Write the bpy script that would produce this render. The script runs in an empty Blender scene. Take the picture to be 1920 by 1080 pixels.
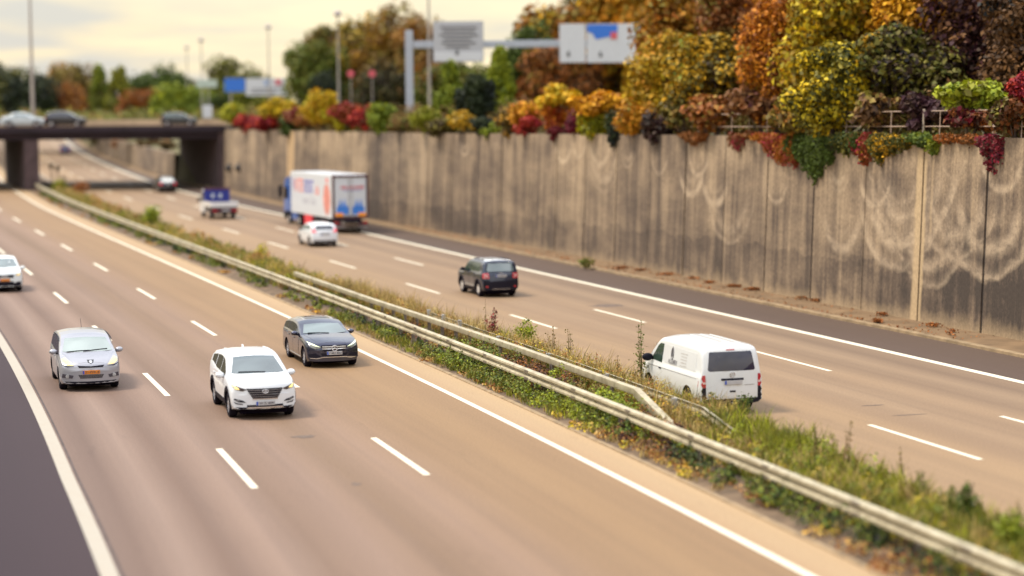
import bpy, bmesh, math, random
import numpy as np
from mathutils import Vector, Matrix
from mathutils.bvhtree import BVHTree

random.seed(7)
RNG = np.random.default_rng(11)
scene = bpy.context.scene
COL = scene.collection
rad = math.radians

# ------------------------------------------------------------------ camera model (metres; z = 0 is the carriageway)
F_PX, PITCH, ROLL, CAM_H = 3700.0, 0.0834292, 0.0076272, 7.710543
_cp, _sp, _cr, _sr = math.cos(PITCH), math.sin(PITCH), math.cos(ROLL), math.sin(ROLL)


def cam_rot(d):
    x, y, z = d
    x, z = x * _cr + z * _sr, -x * _sr + z * _cr
    y, z = y * _cp + z * _sp, -y * _sp + z * _cp
    return Vector((x, y, z))


def ray(u, v):
    return cam_rot(((u - 960) / F_PX, 1.0, (540 - v) / F_PX))


def at(u, v, Y):
    d = ray(u, v)
    k = Y / d.y
    return Vector((d.x * k, Y, CAM_H + d.z * k))


def grade(Y):
    """gentle sag of the road along its length"""
    t = min(max(Y, -20), 160) - 60
    g = 9.695e-5 * t * t - 1.7605e-7 * t ** 3
    if Y > 160:
        g += 0.014109 * (Y - 160)
    return g


def gp(u, v, dz=0.0):
    d = ray(u, v)
    Y = 5.0
    while Y < 900:
        if CAM_H + d.z / d.y * Y < grade(Y) + dz:
            break
        Y *= 1.01
    lo, hi = Y / 1.01, Y
    for _ in range(40):
        m = (lo + hi) / 2
        if CAM_H + d.z / d.y * m < grade(m) + dz:
            hi = m
        else:
            lo = m
    return Vector((d.x / d.y * hi, hi, grade(hi) + dz))


# the road's reference line: white edge line beside the median, X as a function of Y
_NODES = [(0, 13.88), (15, 9.82), (25, 7.093), (35, 4.385), (45, 1.534), (55, -1.446), (65, -4.541), (75, -7.739), (85, -11.026), (95, -14.389), (105, -17.815), (120, -23.041),
          (135, -28.334), (150, -33.648), (165, -38.938), (178, -43.3), (207, -52.6), (237.3, -61.7), (271, -71.3), (306.7, -81.1), (352.8, -93.2), (404.5, -106.2), (470, -122)]


def la_x(t):
    n = _NODES
    i = 1
    while i < len(n) - 2 and t > n[i + 1][0]:
        i += 1
    if t < n[1][0]:
        i = 0
        return n[0][1] + (n[1][1] - n[0][1]) * (t - n[0][0]) / (n[1][0] - n[0][0])
    (y0, x0), (y1, x1), (y2, x2) = n[i - 1], n[i], n[i + 1]
    y3, x3 = n[min(i + 2, len(n) - 1)]
    m1 = (x2 - x0) / (y2 - y0)
    m2 = (x3 - x1) / (y3 - y1) if y3 != y1 else m1
    h = y2 - y1
    s = (t - y1) / h
    return ((2 * s ** 3 - 3 * s ** 2 + 1) * x1 + (s ** 3 - 2 * s ** 2 + s) * h * m1 + (-2 * s ** 3 + 3 * s ** 2) * x2 + (s ** 3 - s ** 2) * h * m2)


def frame(t):
    sl = (la_x(t + 1.5) - la_x(t - 1.5)) / 3.0
    q = math.hypot(1, sl)
    return Vector((la_x(t), t, 0)), Vector((1 / q, -sl / q, 0)), Vector((sl / q, 1 / q, 0))


def P(t, d, z=0.0):
    o, n, _ = frame(t)
    p = o + n * d
    p.z = grade(p.y) + z
    return p


def TD(x, y):
    """(t, d) of a ground point"""
    t = y
    for _ in range(60):
        o, n, tt = frame(t)
        t += (x - o.x) * tt.x + (y - o.y) * tt.y
    o, n, tt = frame(t)
    return t, (x - o.x) * n.x + (y - o.y) * n.y


def _tab(tab, t):
    if t <= tab[0][0]: return tab[0][1]
    for (a, x), (b, y) in zip(tab[:-1], tab[1:]):
        if t <= b: return x + (y - x) * (t - a) / (b - a)
    return tab[-1][1]


def RE_D(t): return _tab([(100, 16.47), (127, 16.5), (148, 16.15), (157, 15.95), (188, 15.3), (240, 15.4)], t)         # edge line beside the hard shoulder
def WALL_AT(t): return _tab([(106, 21.82), (118, 21.5), (125.5, 21.2), (131.5, 20.84), (137, 20.65), (165, 19.9), (182, 19.8), (193, 19.75), (214, 18.0)], t)
def KERB_D(t): return min(19.65, WALL_AT(t) - 0.95)


# ------------------------------------------------------------------ helpers
def tag(o, label=None, cat=None, group=None, kind=None):
    if label: o['label'] = label
    if cat: o['category'] = cat
    if group: o['group'] = group
    if kind: o['kind'] = kind
    return o


def link(o, parent=None):
    COL.objects.link(o)
    if parent: o.parent = parent
    return o


def empty(name, loc=(0, 0, 0), rz=0.0, scale=1.0):
    o = bpy.data.objects.new(name, None)
    o.empty_display_size = 0.3
    o.location = loc
    o.rotation_euler = (0, 0, rz)
    o.scale = (scale,) * 3
    return link(o)


def mesh_obj(name, verts, faces, mat, parent=None, smooth=False, uvs=None):
    me = bpy.data.meshes.new(name)
    me.from_pydata([tuple(v) for v in verts], [], faces)
    if uvs is not None:
        uv = me.uv_layers.new(name='UVMap')
        for l in me.loops:
            uv.data[l.index].uv = uvs[l.vertex_index]
    if mat is not None:
        me.materials.append(mat)
    if smooth:
        me.polygons.foreach_set('use_smooth', [True] * len(me.polygons))
        me.set_sharp_from_angle(angle=rad(38))
    me.update()
    return link(bpy.data.objects.new(name, me), parent)


class MB:
    """collects simple shapes into one mesh"""

    def __init__(self):
        self.v, self.f = [], []

    def add(self, vs, fs):
        n = len(self.v)
        self.v += [Vector(x) for x in vs]
        self.f += [tuple(i + n for i in f) for f in fs]
        return self

    def box(self, c, s, rz=0.0, m=None, bevel=0.0):
        bm = bmesh.new()
        bmesh.ops.create_cube(bm, size=1.0)
        for w in bm.verts:
            w.co = Vector((w.co.x * s[0], w.co.y * s[1], w.co.z * s[2]))
        if bevel > 0:
            bmesh.ops.bevel(bm, geom=list(bm.edges), offset=bevel, segments=2, affect='EDGES', profile=0.6)
        R = Matrix.Rotation(rz, 4, 'Z')
        bm.verts.index_update()
        vs = [(R @ w.co) + Vector(c) for w in bm.verts]
        if m is not None: vs = [m @ w for w in vs]
        fs = [tuple(w.index for w in f.verts) for f in bm.faces]
        bm.free()
        return self.add(vs, fs)

    def tube(self, pts, r, n=8, cap=True):
        pts = [Vector(p) for p in pts]
        rs = r if isinstance(r, (list, tuple)) else [r] * len(pts)
        vs, fs = [], []
        for i, p in enumerate(pts):
            d = (pts[min(i + 1, len(pts) - 1)] - pts[max(i - 1, 0)]).normalized()
            a = d.cross(Vector((0, 0, 1)) if abs(d.z) < 0.95 else Vector((1, 0, 0))).normalized()
            b = a.cross(d)
            for k in range(n):
                q = 2 * math.pi * k / n
                vs.append(p + (a * math.cos(q) + b * math.sin(q)) * rs[i])
        for i in range(len(pts) - 1):
            for k in range(n):
                fs.append((i * n + k, i * n + (k + 1) % n, (i + 1) * n + (k + 1) % n, (i + 1) * n + k))
        if cap:
            fs.append(tuple(range(n))[::-1])
            fs.append(tuple((len(pts) - 1) * n + k for k in range(n)))
        return self.add(vs, fs)

    def lathe(self, prof, n=28, axis='y', c=(0, 0, 0), cap=True):
        """prof: (radius, height along axis), closed loop of faces between neighbours"""
        vs, fs = [], []
        for r, h in prof:
            for k in range(n):
                q = 2 * math.pi * k / n
                x, y = r * math.cos(q), r * math.sin(q)
                p = {'y': (x, h, y), 'z': (x, y, h), 'x': (h, x, y)}[axis]
                vs.append(Vector(p) + Vector(c))
        m = len(prof)
        for i in range(m - 1):
            for k in range(n):
                fs.append((i * n + k, i * n + (k + 1) % n, (i + 1) * n + (k + 1) % n, (i + 1) * n + k))
        if cap and prof[0][0] > 1e-5: fs.append(tuple(range(n)))
        if cap and prof[-1][0] > 1e-5: fs.append(tuple((m - 1) * n + k for k in range(n)))
        return self.add(vs, fs)

    def prism(self, poly, axis_fn, h0, h1):
        """poly of 2D points; axis_fn(a, b, h) -> 3D"""
        n = len(poly)
        vs = [axis_fn(a, b, h0) for a, b in poly] + [axis_fn(a, b, h1) for a, b in poly]
        fs = [tuple(range(n)), tuple(range(2 * n - 1, n - 1, -1))]
        fs += [(i, i + n, (i + 1) % n + n, (i + 1) % n) for i in range(n)]
        return self.add(vs, fs)

    def build(self, name, mat, parent=None, smooth=False):
        o = mesh_obj(name, self.v, self.f, mat, parent)
        bm = bmesh.new()
        bm.from_mesh(o.data)
        bmesh.ops.recalc_face_normals(bm, faces=bm.faces)
        bm.to_mesh(o.data)
        bm.free()
        if smooth:
            o.data.polygons.foreach_set('use_smooth', [True] * len(o.data.polygons))
            o.data.set_sharp_from_angle(angle=rad(38))
        return o


# ------------------------------------------------------------------ materials
MATS = {}


def nmat(name):
    m = bpy.data.materials.new(name)
    m.use_nodes = True
    nt = m.node_tree
    b = nt.nodes['Principled BSDF']
    return m, nt, b


def N(nt, typ, **kw):
    n = nt.nodes.new(typ)
    for k, v in kw.items():
        if k in n.inputs.keys() if isinstance(k, str) else False:
            n.inputs[k].default_value = v
        else:
            setattr(n, k, v)
    return n


def L(nt, a, b):
    nt.links.new(a, b)


def ramp(nt, stops, fac=None, interp='LINEAR'):
    r = nt.nodes.new('ShaderNodeValToRGB')
    r.color_ramp.interpolation = interp
    els = r.color_ramp.elements
    while len(els) < len(stops): els.new(0.5)
    for e, (p, c) in zip(els, stops):
        e.position = p
        e.color = (*c[:3], 1) if len(c) >= 3 else (c[0], c[0], c[0], 1)
    if fac is not None: L(nt, fac, r.inputs['Fac'])
    return r


def mixc(nt, fac, a, b, blend='MIX'):
    m = nt.nodes.new('ShaderNodeMix')
    m.data_type = 'RGBA'
    m.blend_type = blend
    for sock, val in ((m.inputs[0], fac), (m.inputs[6], a), (m.inputs[7], b)):
        if hasattr(val, 'is_linked'):
            L(nt, val, sock)
        elif isinstance(val, (int, float)):
            sock.default_value = val
        else:
            sock.default_value = (*val, 1)
    return m.outputs[2]


def mth(nt, op, a, b=None, c=None, clamp=False):
    m = nt.nodes.new('ShaderNodeMath')
    m.operation = op
    m.use_clamp = clamp
    for i, val in enumerate((a, b, c)):
        if val is None: continue
        if hasattr(val, 'is_linked'):
            L(nt, val, m.inputs[i])
        else:
            m.inputs[i].default_value = val
    return m.outputs[0]


def noise(nt, vec, scale, detail=4, rough=0.55, dist=0.0):
    n = nt.nodes.new('ShaderNodeTexNoise')
    n.inputs['Scale'].default_value = scale
    n.inputs['Detail'].default_value = detail
    n.inputs['Roughness'].default_value = rough
    n.inputs['Distortion'].default_value = dist
    if vec is not None: L(nt, vec, n.inputs['Vector'])
    return n.outputs['Fac']


def mapping(nt, vec, scale=(1, 1, 1), loc=(0, 0, 0)):
    m = nt.nodes.new('ShaderNodeMapping')
    m.inputs['Scale'].default_value = scale
    m.inputs['Location'].default_value = loc
    L(nt, vec, m.inputs['Vector'])
    return m.outputs[0]


def coords(nt, which='Object'):
    return nt.nodes.new('ShaderNodeTexCoord').outputs[which]


def bump(nt, h, b, strength=0.3, dist=0.02):
    n = nt.nodes.new('ShaderNodeBump')
    n.inputs['Strength'].default_value = strength
    n.inputs['Distance'].default_value = dist
    L(nt, h, n.inputs['Height'])
    L(nt, n.outputs[0], b.inputs['Normal'])


def plain(name, col, rough=0.6, metal=0.0, var=0.12, scale=6.0, spec=None, coat=0.0, emit=None, estr=0.0):
    if name in MATS: return MATS[name]
    m, nt, b = nmat(name)
    f = noise(nt, coords(nt), scale, 5)
    lo = tuple(c * (1 - var) for c in col)
    hi = tuple(min(1, c * (1 + var)) for c in col)
    L(nt, ramp(nt, [(0.3, lo), (0.7, hi)], f).outputs[0], b.inputs['Base Color'])
    b.inputs['Roughness'].default_value = rough
    b.inputs['Metallic'].default_value = metal
    if spec is not None: b.inputs['Specular IOR Level'].default_value = spec
    if coat:
        b.inputs['Coat Weight'].default_value = coat
        b.inputs['Coat Roughness'].default_value = 0.06
    if emit:
        b.inputs['Emission Color'].default_value = (*emit, 1)
        b.inputs['Emission Strength'].default_value = estr
    MATS[name] = m
    return m


def paint(name, col, rough=0.35, metal=0.0, coat=0.7, dirt=0.5):
    """car paint with a film of road dust low on the body"""
    if name in MATS: return MATS[name]
    m, nt, b = nmat(name)
    co = coords(nt)
    sep = nt.nodes.new('ShaderNodeSeparateXYZ')
    L(nt, co, sep.inputs[0])
    h = mth(nt, 'MULTIPLY_ADD', sep.outputs[2], -1.5, 1.0, clamp=True)
    f = mth(nt, 'MULTIPLY', mth(nt, 'MULTIPLY', h, noise(nt, co, 5, 6)), dirt, clamp=True)
    c = mixc(nt, f, col, (0.16, 0.125, 0.09))
    c = mixc(nt, mth(nt, 'MULTIPLY', noise(nt, co, 2.5, 4), 0.10), c, tuple(x * 0.6 for x in col))
    L(nt, c, b.inputs['Base Color'])
    L(nt, mth(nt, 'MULTIPLY_ADD', f, 0.5, rough), b.inputs['Roughness'])
    b.inputs['Metallic'].default_value = metal
    b.inputs['Coat Weight'].default_value = coat
    b.inputs['Coat Roughness'].default_value = 0.08
    MATS[name] = m
    return m


def glassmat(name, col, rough=0.06, spec=0.9, var=0.35):
    if name in MATS: return MATS[name]
    m, nt, b = nmat(name)
    f = noise(nt, mapping(nt, coords(nt), (1, 0.7, 1.2)), 0.9, 2, 0.5, 0.4)
    L(nt, ramp(nt, [(0.35, tuple(c * (1 - var) for c in col)), (0.68, tuple(c * (1 + var) for c in col))], f).outputs[0], b.inputs['Base Color'])
    b.inputs['Roughness'].default_value = rough
    b.inputs['IOR'].default_value = 1.75
    b.inputs['Specular IOR Level'].default_value = spec
    MATS[name] = m
    return m
# ------------------------------------------------------------------ road surfaces
def strip(name, t0, t1, d0, d1, z, mat, step=2.0, nd=1, crown=None, parent=None):
    n = max(2, int((t1 - t0) / step) + 1)
    vs, fs, uv = [], [], []
    for i in range(n):
        t = t0 + (t1 - t0) * i / (n - 1)
        e0, e1 = (d0(t) if callable(d0) else d0), (d1(t) if callable(d1) else d1)
        for j in range(nd + 1):
            d = e0 + (e1 - e0) * j / nd
            vs.append(P(t, d, z))
            uv.append((d, t * 0.85))
    w = nd + 1
    for i in range(n - 1):
        for j in range(nd):
            fs.append((i * w + j, i * w + j + 1, (i + 1) * w + j + 1, (i + 1) * w + j))
    return mesh_obj(name, vs, fs, mat, parent, uvs=uv)


def asphalt(name, stops, d0, d1, streak=0.45, patch=0.17):
    """worn asphalt; colour bands across the carriageway come from traffic wear"""
    m, nt, b = nmat(name)
    uv = coords(nt, 'UV')
    sep = nt.nodes.new('ShaderNodeSeparateXYZ')
    L(nt, uv, sep.inputs[0])
    wob = mth(nt, 'MULTIPLY_ADD', noise(nt, mapping(nt, uv, (0.15, 0.03, 1)), 1.0, 2), 0.9, -0.45)
    d = mth(nt, 'ADD', sep.outputs[0], wob)
    fac = mth(nt, 'MULTIPLY_ADD', d, 1 / (d1 - d0), -d0 / (d1 - d0), clamp=True)
    base = ramp(nt, [((p - d0) / (d1 - d0), c) for p, c in stops], fac).outputs[0]
    st = noise(nt, mapping(nt, uv, (1.6, 0.02, 1)), 1.0, 4, 0.6)
    base = mixc(nt, mth(nt, 'MULTIPLY', ramp(nt, [(0.42, (0, 0, 0)), (0.7, (1, 1, 1))], st).outputs[0], streak), base, mixc(nt, 1.0, base, (0.70, 0.70, 0.74), 'MULTIPLY'))
    pt = noise(nt, mapping(nt, uv, (0.3, 0.12, 1)), 1.0, 4, 0.65)
    base = mixc(nt, mth(nt, 'MULTIPLY', pt, patch * 2), base, (0.62, 0.50, 0.42), 'MULTIPLY')
    base = mixc(nt, mth(nt, 'MULTIPLY', noise(nt, mapping(nt, uv, (0.25, 0.09, 1), (7, 3, 0)), 1.0, 3), patch), base, mixc(nt, 1.0, base, (1.35, 1.33, 1.28), 'MULTIPLY'))
    gr = noise(nt, mapping(nt, uv, (1, 0.8, 1)), 22.0, 6, 0.8)
    base = mixc(nt, mth(nt, 'MULTIPLY_ADD', gr, 3.6, -1.3, clamp=True), mixc(nt, 1.0, base, (0.74, 0.73, 0.73), 'MULTIPLY'), mixc(nt, 1.0, base, (1.17, 1.17, 1.16), 'MULTIPLY'))
    sp = noise(nt, mapping(nt, uv, (1, 1, 1)), 9.0, 2, 0.5)
    base = mixc(nt, ramp(nt, [(0.74, (0, 0, 0)), (0.80, (0.5, 0.5, 0.5))], sp).outputs[0], base, mixc(nt, 1.0, base, (1.5, 1.5, 1.5), 'MULTIPLY'))
    oil = noise(nt, mapping(nt, uv, (2.2, 0.35, 1), (11, 5, 0)), 1.0, 6, 0.75)
    base = mixc(nt, ramp(nt, [(0.60, (0, 0, 0)), (0.72, (0.45, 0.45, 0.45))], oil).outputs[0], base, mixc(nt, 1.0, base, (0.66, 0.64, 0.66), 'MULTIPLY'))
    L(nt, base, b.inputs['Base Color'])
    b.inputs['Roughness'].default_value = 0.75
    b.inputs['Specular IOR Level'].default_value = 0.35
    bump(nt, gr, b, 0.25, 0.01)
    return m


M_LEFT = asphalt('asphalt_left', [(-11.45, (0.187, 0.127, 0.101)), (-10.7, (0.148, 0.097, 0.076)), (-10.0, (0.248, 0.174, 0.137)), (-9.3, (0.161, 0.103, 0.076)),
                                  (-8.3, (0.244, 0.168, 0.129)), (-7.6, (0.177, 0.115, 0.081)), (-6.6, (0.238, 0.160, 0.118)), (-5.6, (0.195, 0.126, 0.080)),
                                  (-4.5, (0.246, 0.162, 0.111)), (-3.1, (0.242, 0.153, 0.084)), (-1.6, (0.257, 0.162, 0.083)), (0.0, (0.253, 0.159, 0.083))], -11.45, 0.0)
M_RIGHT = asphalt('asphalt_right', [(4.6, (0.342, 0.228, 0.124)), (6.4, (0.273, 0.181, 0.102)), (8.5, (0.291, 0.194, 0.108)), (9.7, (0.238, 0.158, 0.095)), (10.5, (0.280, 0.191, 0.115)),
                                    (11.6, (0.238, 0.160, 0.098)), (12.6, (0.287, 0.196, 0.118)), (13.5, (0.203, 0.137, 0.087)), (14.6, (0.276, 0.193, 0.122)),
                                    (15.5, (0.193, 0.132, 0.087)), (16.6, (0.251, 0.176, 0.115))], 4.6, 16.6)
M_SHOULDER = asphalt('asphalt_shoulder', [(15.8, (0.090, 0.059, 0.046)), (19.7, (0.103, 0.068, 0.049))], 15.8, 19.7, 0.25, 0.08)
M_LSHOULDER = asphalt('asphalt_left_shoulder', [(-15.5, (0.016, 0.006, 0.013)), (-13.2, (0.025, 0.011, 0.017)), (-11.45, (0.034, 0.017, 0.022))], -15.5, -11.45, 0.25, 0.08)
M_CONC = asphalt('concrete_margin', [(0, (0.346, 0.229, 0.128)), (0.55, (0.377, 0.262, 0.148)), (1.15, (0.402, 0.277, 0.151))], 0, 1.15, 0.2, 0.12)


def line_mat(name, col, worn=0.35):
    m, nt, b = nmat(name)
    co = coords(nt)
    f = noise(nt, co, 3.5, 6, 0.7)
    g = noise(nt, co, 40, 3, 0.7)
    c = mixc(nt, mth(nt, 'MULTIPLY', ramp(nt, [(0.55, (0, 0, 0)), (0.72, (1, 1, 1))], mth(nt, 'MULTIPLY_ADD', g, 0.35, mth(nt, 'MULTIPLY', f, 0.75))).outputs[0], worn), col, (0.35, 0.27, 0.2))
    L(nt, c, b.inputs['Base Color'])
    b.inputs['Roughness'].default_value = 0.6
    return m


M_LINE = line_mat('line_paint', (0.72, 0.67, 0.53))
M_LINEL = line_mat('line_paint_old', (0.37, 0.33, 0.27), 0.5)

tag(strip('carriageway', 8, 455, -11.45, 0.05, 0.0, M_LEFT, nd=2), kind='structure')
tag(strip('road', 8, 455, 4.6, lambda t: RE_D(t) - 0.1, 0.0, M_RIGHT, nd=2), kind='structure')
tag(strip('hard_shoulder', 8, 455, lambda t: RE_D(t) - 0.1, KERB_D, 0.0, M_SHOULDER), kind='structure')
tag(strip('hard_shoulder', 8, 455, -15.4, -11.45, 0.0, M_LSHOULDER), kind='structure')
tag(strip('concrete_strip', 8, 455, 0.05, 1.06, 0.0, M_CONC), kind='structure')

M_SOIL = plain('soil', (0.13, 0.085, 0.05), 0.95, var=0.5, scale=1.6)
M_DUST = plain('dusty_verge', (0.185, 0.115, 0.058), 0.95, var=0.28, scale=0.9)
M_KERB = plain('kerb_concrete', (0.27, 0.19, 0.108), 0.9, var=0.3, scale=2.2)
# kerb: a real step between the concrete margin and the planted median
def kerb(name, d0, d1, zt, t0=8, t1=455):
    vs, fs = [], []
    n = int((t1 - t0) / 2) + 1
    for i in range(n):
        t = t0 + (t1 - t0) * i / (n - 1)
        a, e = (d0(t), d1(t)) if callable(d0) else (d0, d1)
        vs += [P(t, a, -0.05), P(t, a, zt - 0.015), P(t, a + 0.015, zt), P(t, e - 0.015, zt), P(t, e, zt - 0.015), P(t, e, -0.05)]
    for i in range(n - 1):
        for j in range(5):
            a = i * 6 + j
            fs.append((a, a + 1, a + 7, a + 6))
    return mesh_obj(name, vs, fs, M_KERB)


tag(kerb('kerb', 1.06, 1.2, 0.035), kind='structure')
tag(kerb('kerb', KERB_D, lambda t: KERB_D(t) + 0.27, 0.11), kind='structure')


def bumpy(name, t0, t1, d0, d1, z0, amp, mat, step=0.5, nd=8):
    vs, fs, uv = [], [], []
    n = int((t1 - t0) / step) + 1
    for i in range(n):
        t = t0 + (t1 - t0) * i / (n - 1)
        a_, b_ = (d0(t), d1(t)) if callable(d0) else (d0, d1)
        for j in range(nd + 1):
            d = a_ + (b_ - a_) * j / nd
            e = math.sin(math.pi * j / nd)
            h = amp * e * (0.5 + 0.5 * math.sin(t * 0.9 + j * 1.3) * math.sin(t * 0.37 + d * 2.1)) + amp * e * RNG.random() * 0.5
            vs.append(P(t, d, z0 + h))
            uv.append((d, t))
    w = nd + 1
    for i in range(n - 1):
        for j in range(nd):
            fs.append((i * w + j, i * w + j + 1, (i + 1) * w + j + 1, (i + 1) * w + j))
    return mesh_obj(name, vs, fs, mat, uvs=uv, smooth=True)


tag(bumpy('median_soil', 12, 455, 1.2, 5.0, 0.012, 0.16, M_SOIL), kind='structure')
tag(bumpy('verge', 12, 455, lambda t: KERB_D(t) + 0.27, lambda t: WALL_AT(t) + 0.25, 0.09, 0.035, M_DUST, 1.0), kind='structure')

# markings, sheets 4 mm above the asphalt
tag(strip('road_marking', 8, 455, -0.13, 0.045, 0.004, M_LINE), kind='structure')
tag(strip('road_marking', 8, 455, lambda t: -11.63 + 0.011 * max(0, 46 - t), lambda t: -11.33 + 0.011 * max(0, 46 - t), 0.004, M_LINEL), kind='structure')
tag(strip('road_marking', 8, 455, lambda t: RE_D(t) - 0.18, lambda t: RE_D(t) + 0.16, 0.005, M_LINE), kind='structure')
tag(strip('road_marking', 8, 455, 5.06, 5.22, 0.004, M_LINEL), kind='structure')
_dash = {-7.76: [43.5, 58.3, 73.0, 87.8, 103.3, 118.6], -3.9: [43.9, 58.8, 73.3, 88.3, 104.1, 119.2, 133.8, 148.6],
         12.38: [42.1, 56.9, 71.7, 86.5, 101.0, 116.1, 129.6], 8.5: [41.9, 56.5, 71.0, 85.9, 100.6, 115.8, 129.6, 146.0, 159.8, 175.1]}
for d0, ts in _dash.items():
    ts = [ts[0] - (16.5 if d0 == -3.9 else 14.9)] + list(ts)
    while ts[-1] < 430: ts.append(ts[-1] + 14.9)
    for t in ts:
        dd = d0 + (0.15 if d0 == -3.9 else 0.12 if d0 == 8.5 else 0) * min(1, max(0, (t - 85) / 40))
        q = strip('lane_dash', t, t + 5.3, dd - 0.08, dd + 0.08, 0.004, M_LINE, 1.7)
        tag(q, kind='structure')
tag(strip('tar_seam', 8, 455, lambda t: -11.29 + 0.011 * max(0, 46 - t), lambda t: -11.24 + 0.011 * max(0, 46 - t), 0.003, plain('tar_seam', (0.06, 0.042, 0.04), 0.8, var=0.4, scale=1.5)), kind='structure')
# tar patches and scrapes on the asphalt
M_TAR = plain('tar_patch', (0.125, 0.088, 0.068), 0.85, var=0.3, scale=8)
def patch_on_road(u, v, w, l, seed):
    r = random.Random(seed)
    c = gp(u, v)
    _, n, tt = frame(c.y)
    k = 14
    vs = []
    for i in range(k):
        a = 2 * math.pi * i / k
        e = 1 + r.uniform(-0.25, 0.25)
        q = c + n * math.cos(a) * w * e + tt * math.sin(a) * l * e
        vs.append((q.x, q.y, grade(q.y) + 0.005))
    o = mesh_obj('tar_patch', vs, [tuple(range(k))], M_TAR)
    tag(o, kind='structure')
patch_on_road(570, 819, 0.30, 0.22, 1)
patch_on_road(668, 908, 0.10, 0.18, 2)
patch_on_road(1138, 573, 0.75, 0.5, 3)
patch_on_road(1640, 760, 0.35, 0.07, 4)
patch_on_road(1705, 778, 0.5, 0.05, 5)

# ------------------------------------------------------------------ ground: the cutting and the land round it, one sheet
def ground_profile(t):
    low = grade(t) - 0.06
    rt = 6.95 if t < 203 else low + 3.0
    r2 = 7.0 if t < 203 else 7.6
    return [(-420, 7.2), (-90, 7.2), (-27, 7.0), (-15.2, low), (1.0, low), (4.5, low), (KERB_D(t) + 0.2, low), (WALL_AT(t) + 0.17, low), (WALL_AT(t) + 0.61, rt), (31, r2), (60, 7.6), (140, 8.0), (420, 8.5)]
vs, fs = [], []
ts = list(range(-10, 462, 4))
for t in ts:
    pr = ground_profile(t)
    o, n, _ = frame(max(t, 2))
    for d, z in pr:
        q = o + n * d
        if t < 2: q.y += t - 2
        vs.append((q.x, q.y, z))
k = len(pr)
for i in range(len(ts) - 1):
    for j in range(k - 1):
        a = i * k + j
        fs.append((a, a + 1, a + k + 1, a + k))
M_GRASSLAND = plain('grassland', (0.10, 0.085, 0.03), 0.95, var=0.5, scale=0.25)
tag(mesh_obj('ground', vs, fs, M_GRASSLAND), kind='structure')
tag(mesh_obj('far_ground', [(-3000, 462, 6.4), (3000, 462, 6.4), (3000, 4000, 6.4), (-3000, 4000, 6.4)], [(0, 1, 2, 3)], M_GRASSLAND), kind='structure')
# ------------------------------------------------------------------ retaining wall (UV = metres along, metres up)
WALL_TOP, BATTER = 7.06, 0.038


def wall_pt(t, z_abs, off=0.0):
    """point on the wall's face; the wall leans back a little"""
    p = P(t, WALL_AT(t))
    _, n, _ = frame(t)
    p = p + n * ((z_abs - p.z) * BATTER + off)
    p.z = z_abs
    return p


def wall_t(u, v=None, Yguess=None):
    """t of the wall whose top projects to image column u"""
    lo, hi = 30.0, 235.0
    for _ in range(50):
        m = (lo + hi) / 2
        p = wall_pt(m, 7.0)
        if (p.x / p.y) > (u - 960) / F_PX: lo = m
        else: hi = m
    return (lo + hi) / 2


m, nt, b = nmat('wall_concrete')
uv = coords(nt, 'UV')
geo = nt.nodes.new('ShaderNodeNewGeometry')
sep = nt.nodes.new('ShaderNodeSeparateXYZ'); L(nt, uv, sep.inputs[0])
su, sv = sep.outputs[0], sep.outputs[1]
streak = noise(nt, mapping(nt, uv, (1.9, 0.10, 1)), 1.0, 5, 0.6, 0.25)
streak2 = noise(nt, mapping(nt, uv, (7.0, 0.20, 1), (3, 1, 0)), 1.0, 4, 0.65)
cloud = noise(nt, mapping(nt, uv, (0.22, 0.35, 1), (5, 2, 0)), 1.0, 5, 0.65)
fine = noise(nt, mapping(nt, uv, (1.6, 0.8, 1)), 8, 8, 0.82)
tone = mth(nt, 'MULTIPLY_ADD', streak, 0.45, mth(nt, 'MULTIPLY_ADD', streak2, 0.22, mth(nt, 'MULTIPLY_ADD', cloud, 0.42, mth(nt, 'MULTIPLY', fine, 0.18))))
tone = mth(nt, 'ADD', tone, mth(nt, 'MULTIPLY_ADD', geo.outputs['Random Per Island'], 0.10, -0.05))
# lower part of each panel: a darker splash zone, with a pale efflorescence line at the foot
edge = mth(nt, 'MULTIPLY_ADD', noise(nt, mapping(nt, uv, (0.9, 0.25, 1), (9, 0, 0)), 1.0, 4), 1.5, 1.4)
low = mth(nt, 'LESS_THAN', sv, edge)
tone = mth(nt, 'SUBTRACT', tone, mth(nt, 'MULTIPLY', low, 0.045))
stain = mth(nt, 'MULTIPLY', mth(nt, 'MULTIPLY', mth(nt, 'SUBTRACT', 62.0, su), 0.12, clamp=True), mth(nt, 'MULTIPLY', mth(nt, 'SUBTRACT', 4.2, sv), 0.5, clamp=True))
stain = mth(nt, 'MULTIPLY', stain, mth(nt, 'MULTIPLY_ADD', noise(nt, mapping(nt, uv, (0.6, 0.5, 1), (4, 4, 0)), 1.0, 6, 0.7), 3.0, -0.8, clamp=True))
tone = mth(nt, 'SUBTRACT', tone, mth(nt, 'MULTIPLY', stain, 0.13))
upper = mth(nt, 'MULTIPLY_ADD', sv, 0.30, mth(nt, 'MULTIPLY_ADD', noise(nt, mapping(nt, uv, (0.35, 0.6, 1), (2, 8, 0)), 1.0, 4), 2.2, -2.4), clamp=True)
tone = mth(nt, 'ADD', tone, mth(nt, 'MULTIPLY', upper, 0.07))
c = ramp(nt, [(0.48, (0.056, 0.042, 0.034)), (0.58, (0.125, 0.091, 0.067)), (0.68, (0.250, 0.185, 0.125)), (0.80, (0.41, 0.31, 0.205))], tone).outputs[0]
foot = mth(nt, 'MULTIPLY', mth(nt, 'SUBTRACT', 1.0, mth(nt, 'DIVIDE', sv, mth(nt, 'MULTIPLY_ADD', noise(nt, mapping(nt, uv, (1.5, 0.1, 1)), 1.0, 4), 2.2, -0.4)), clamp=True), 0.7)
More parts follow.
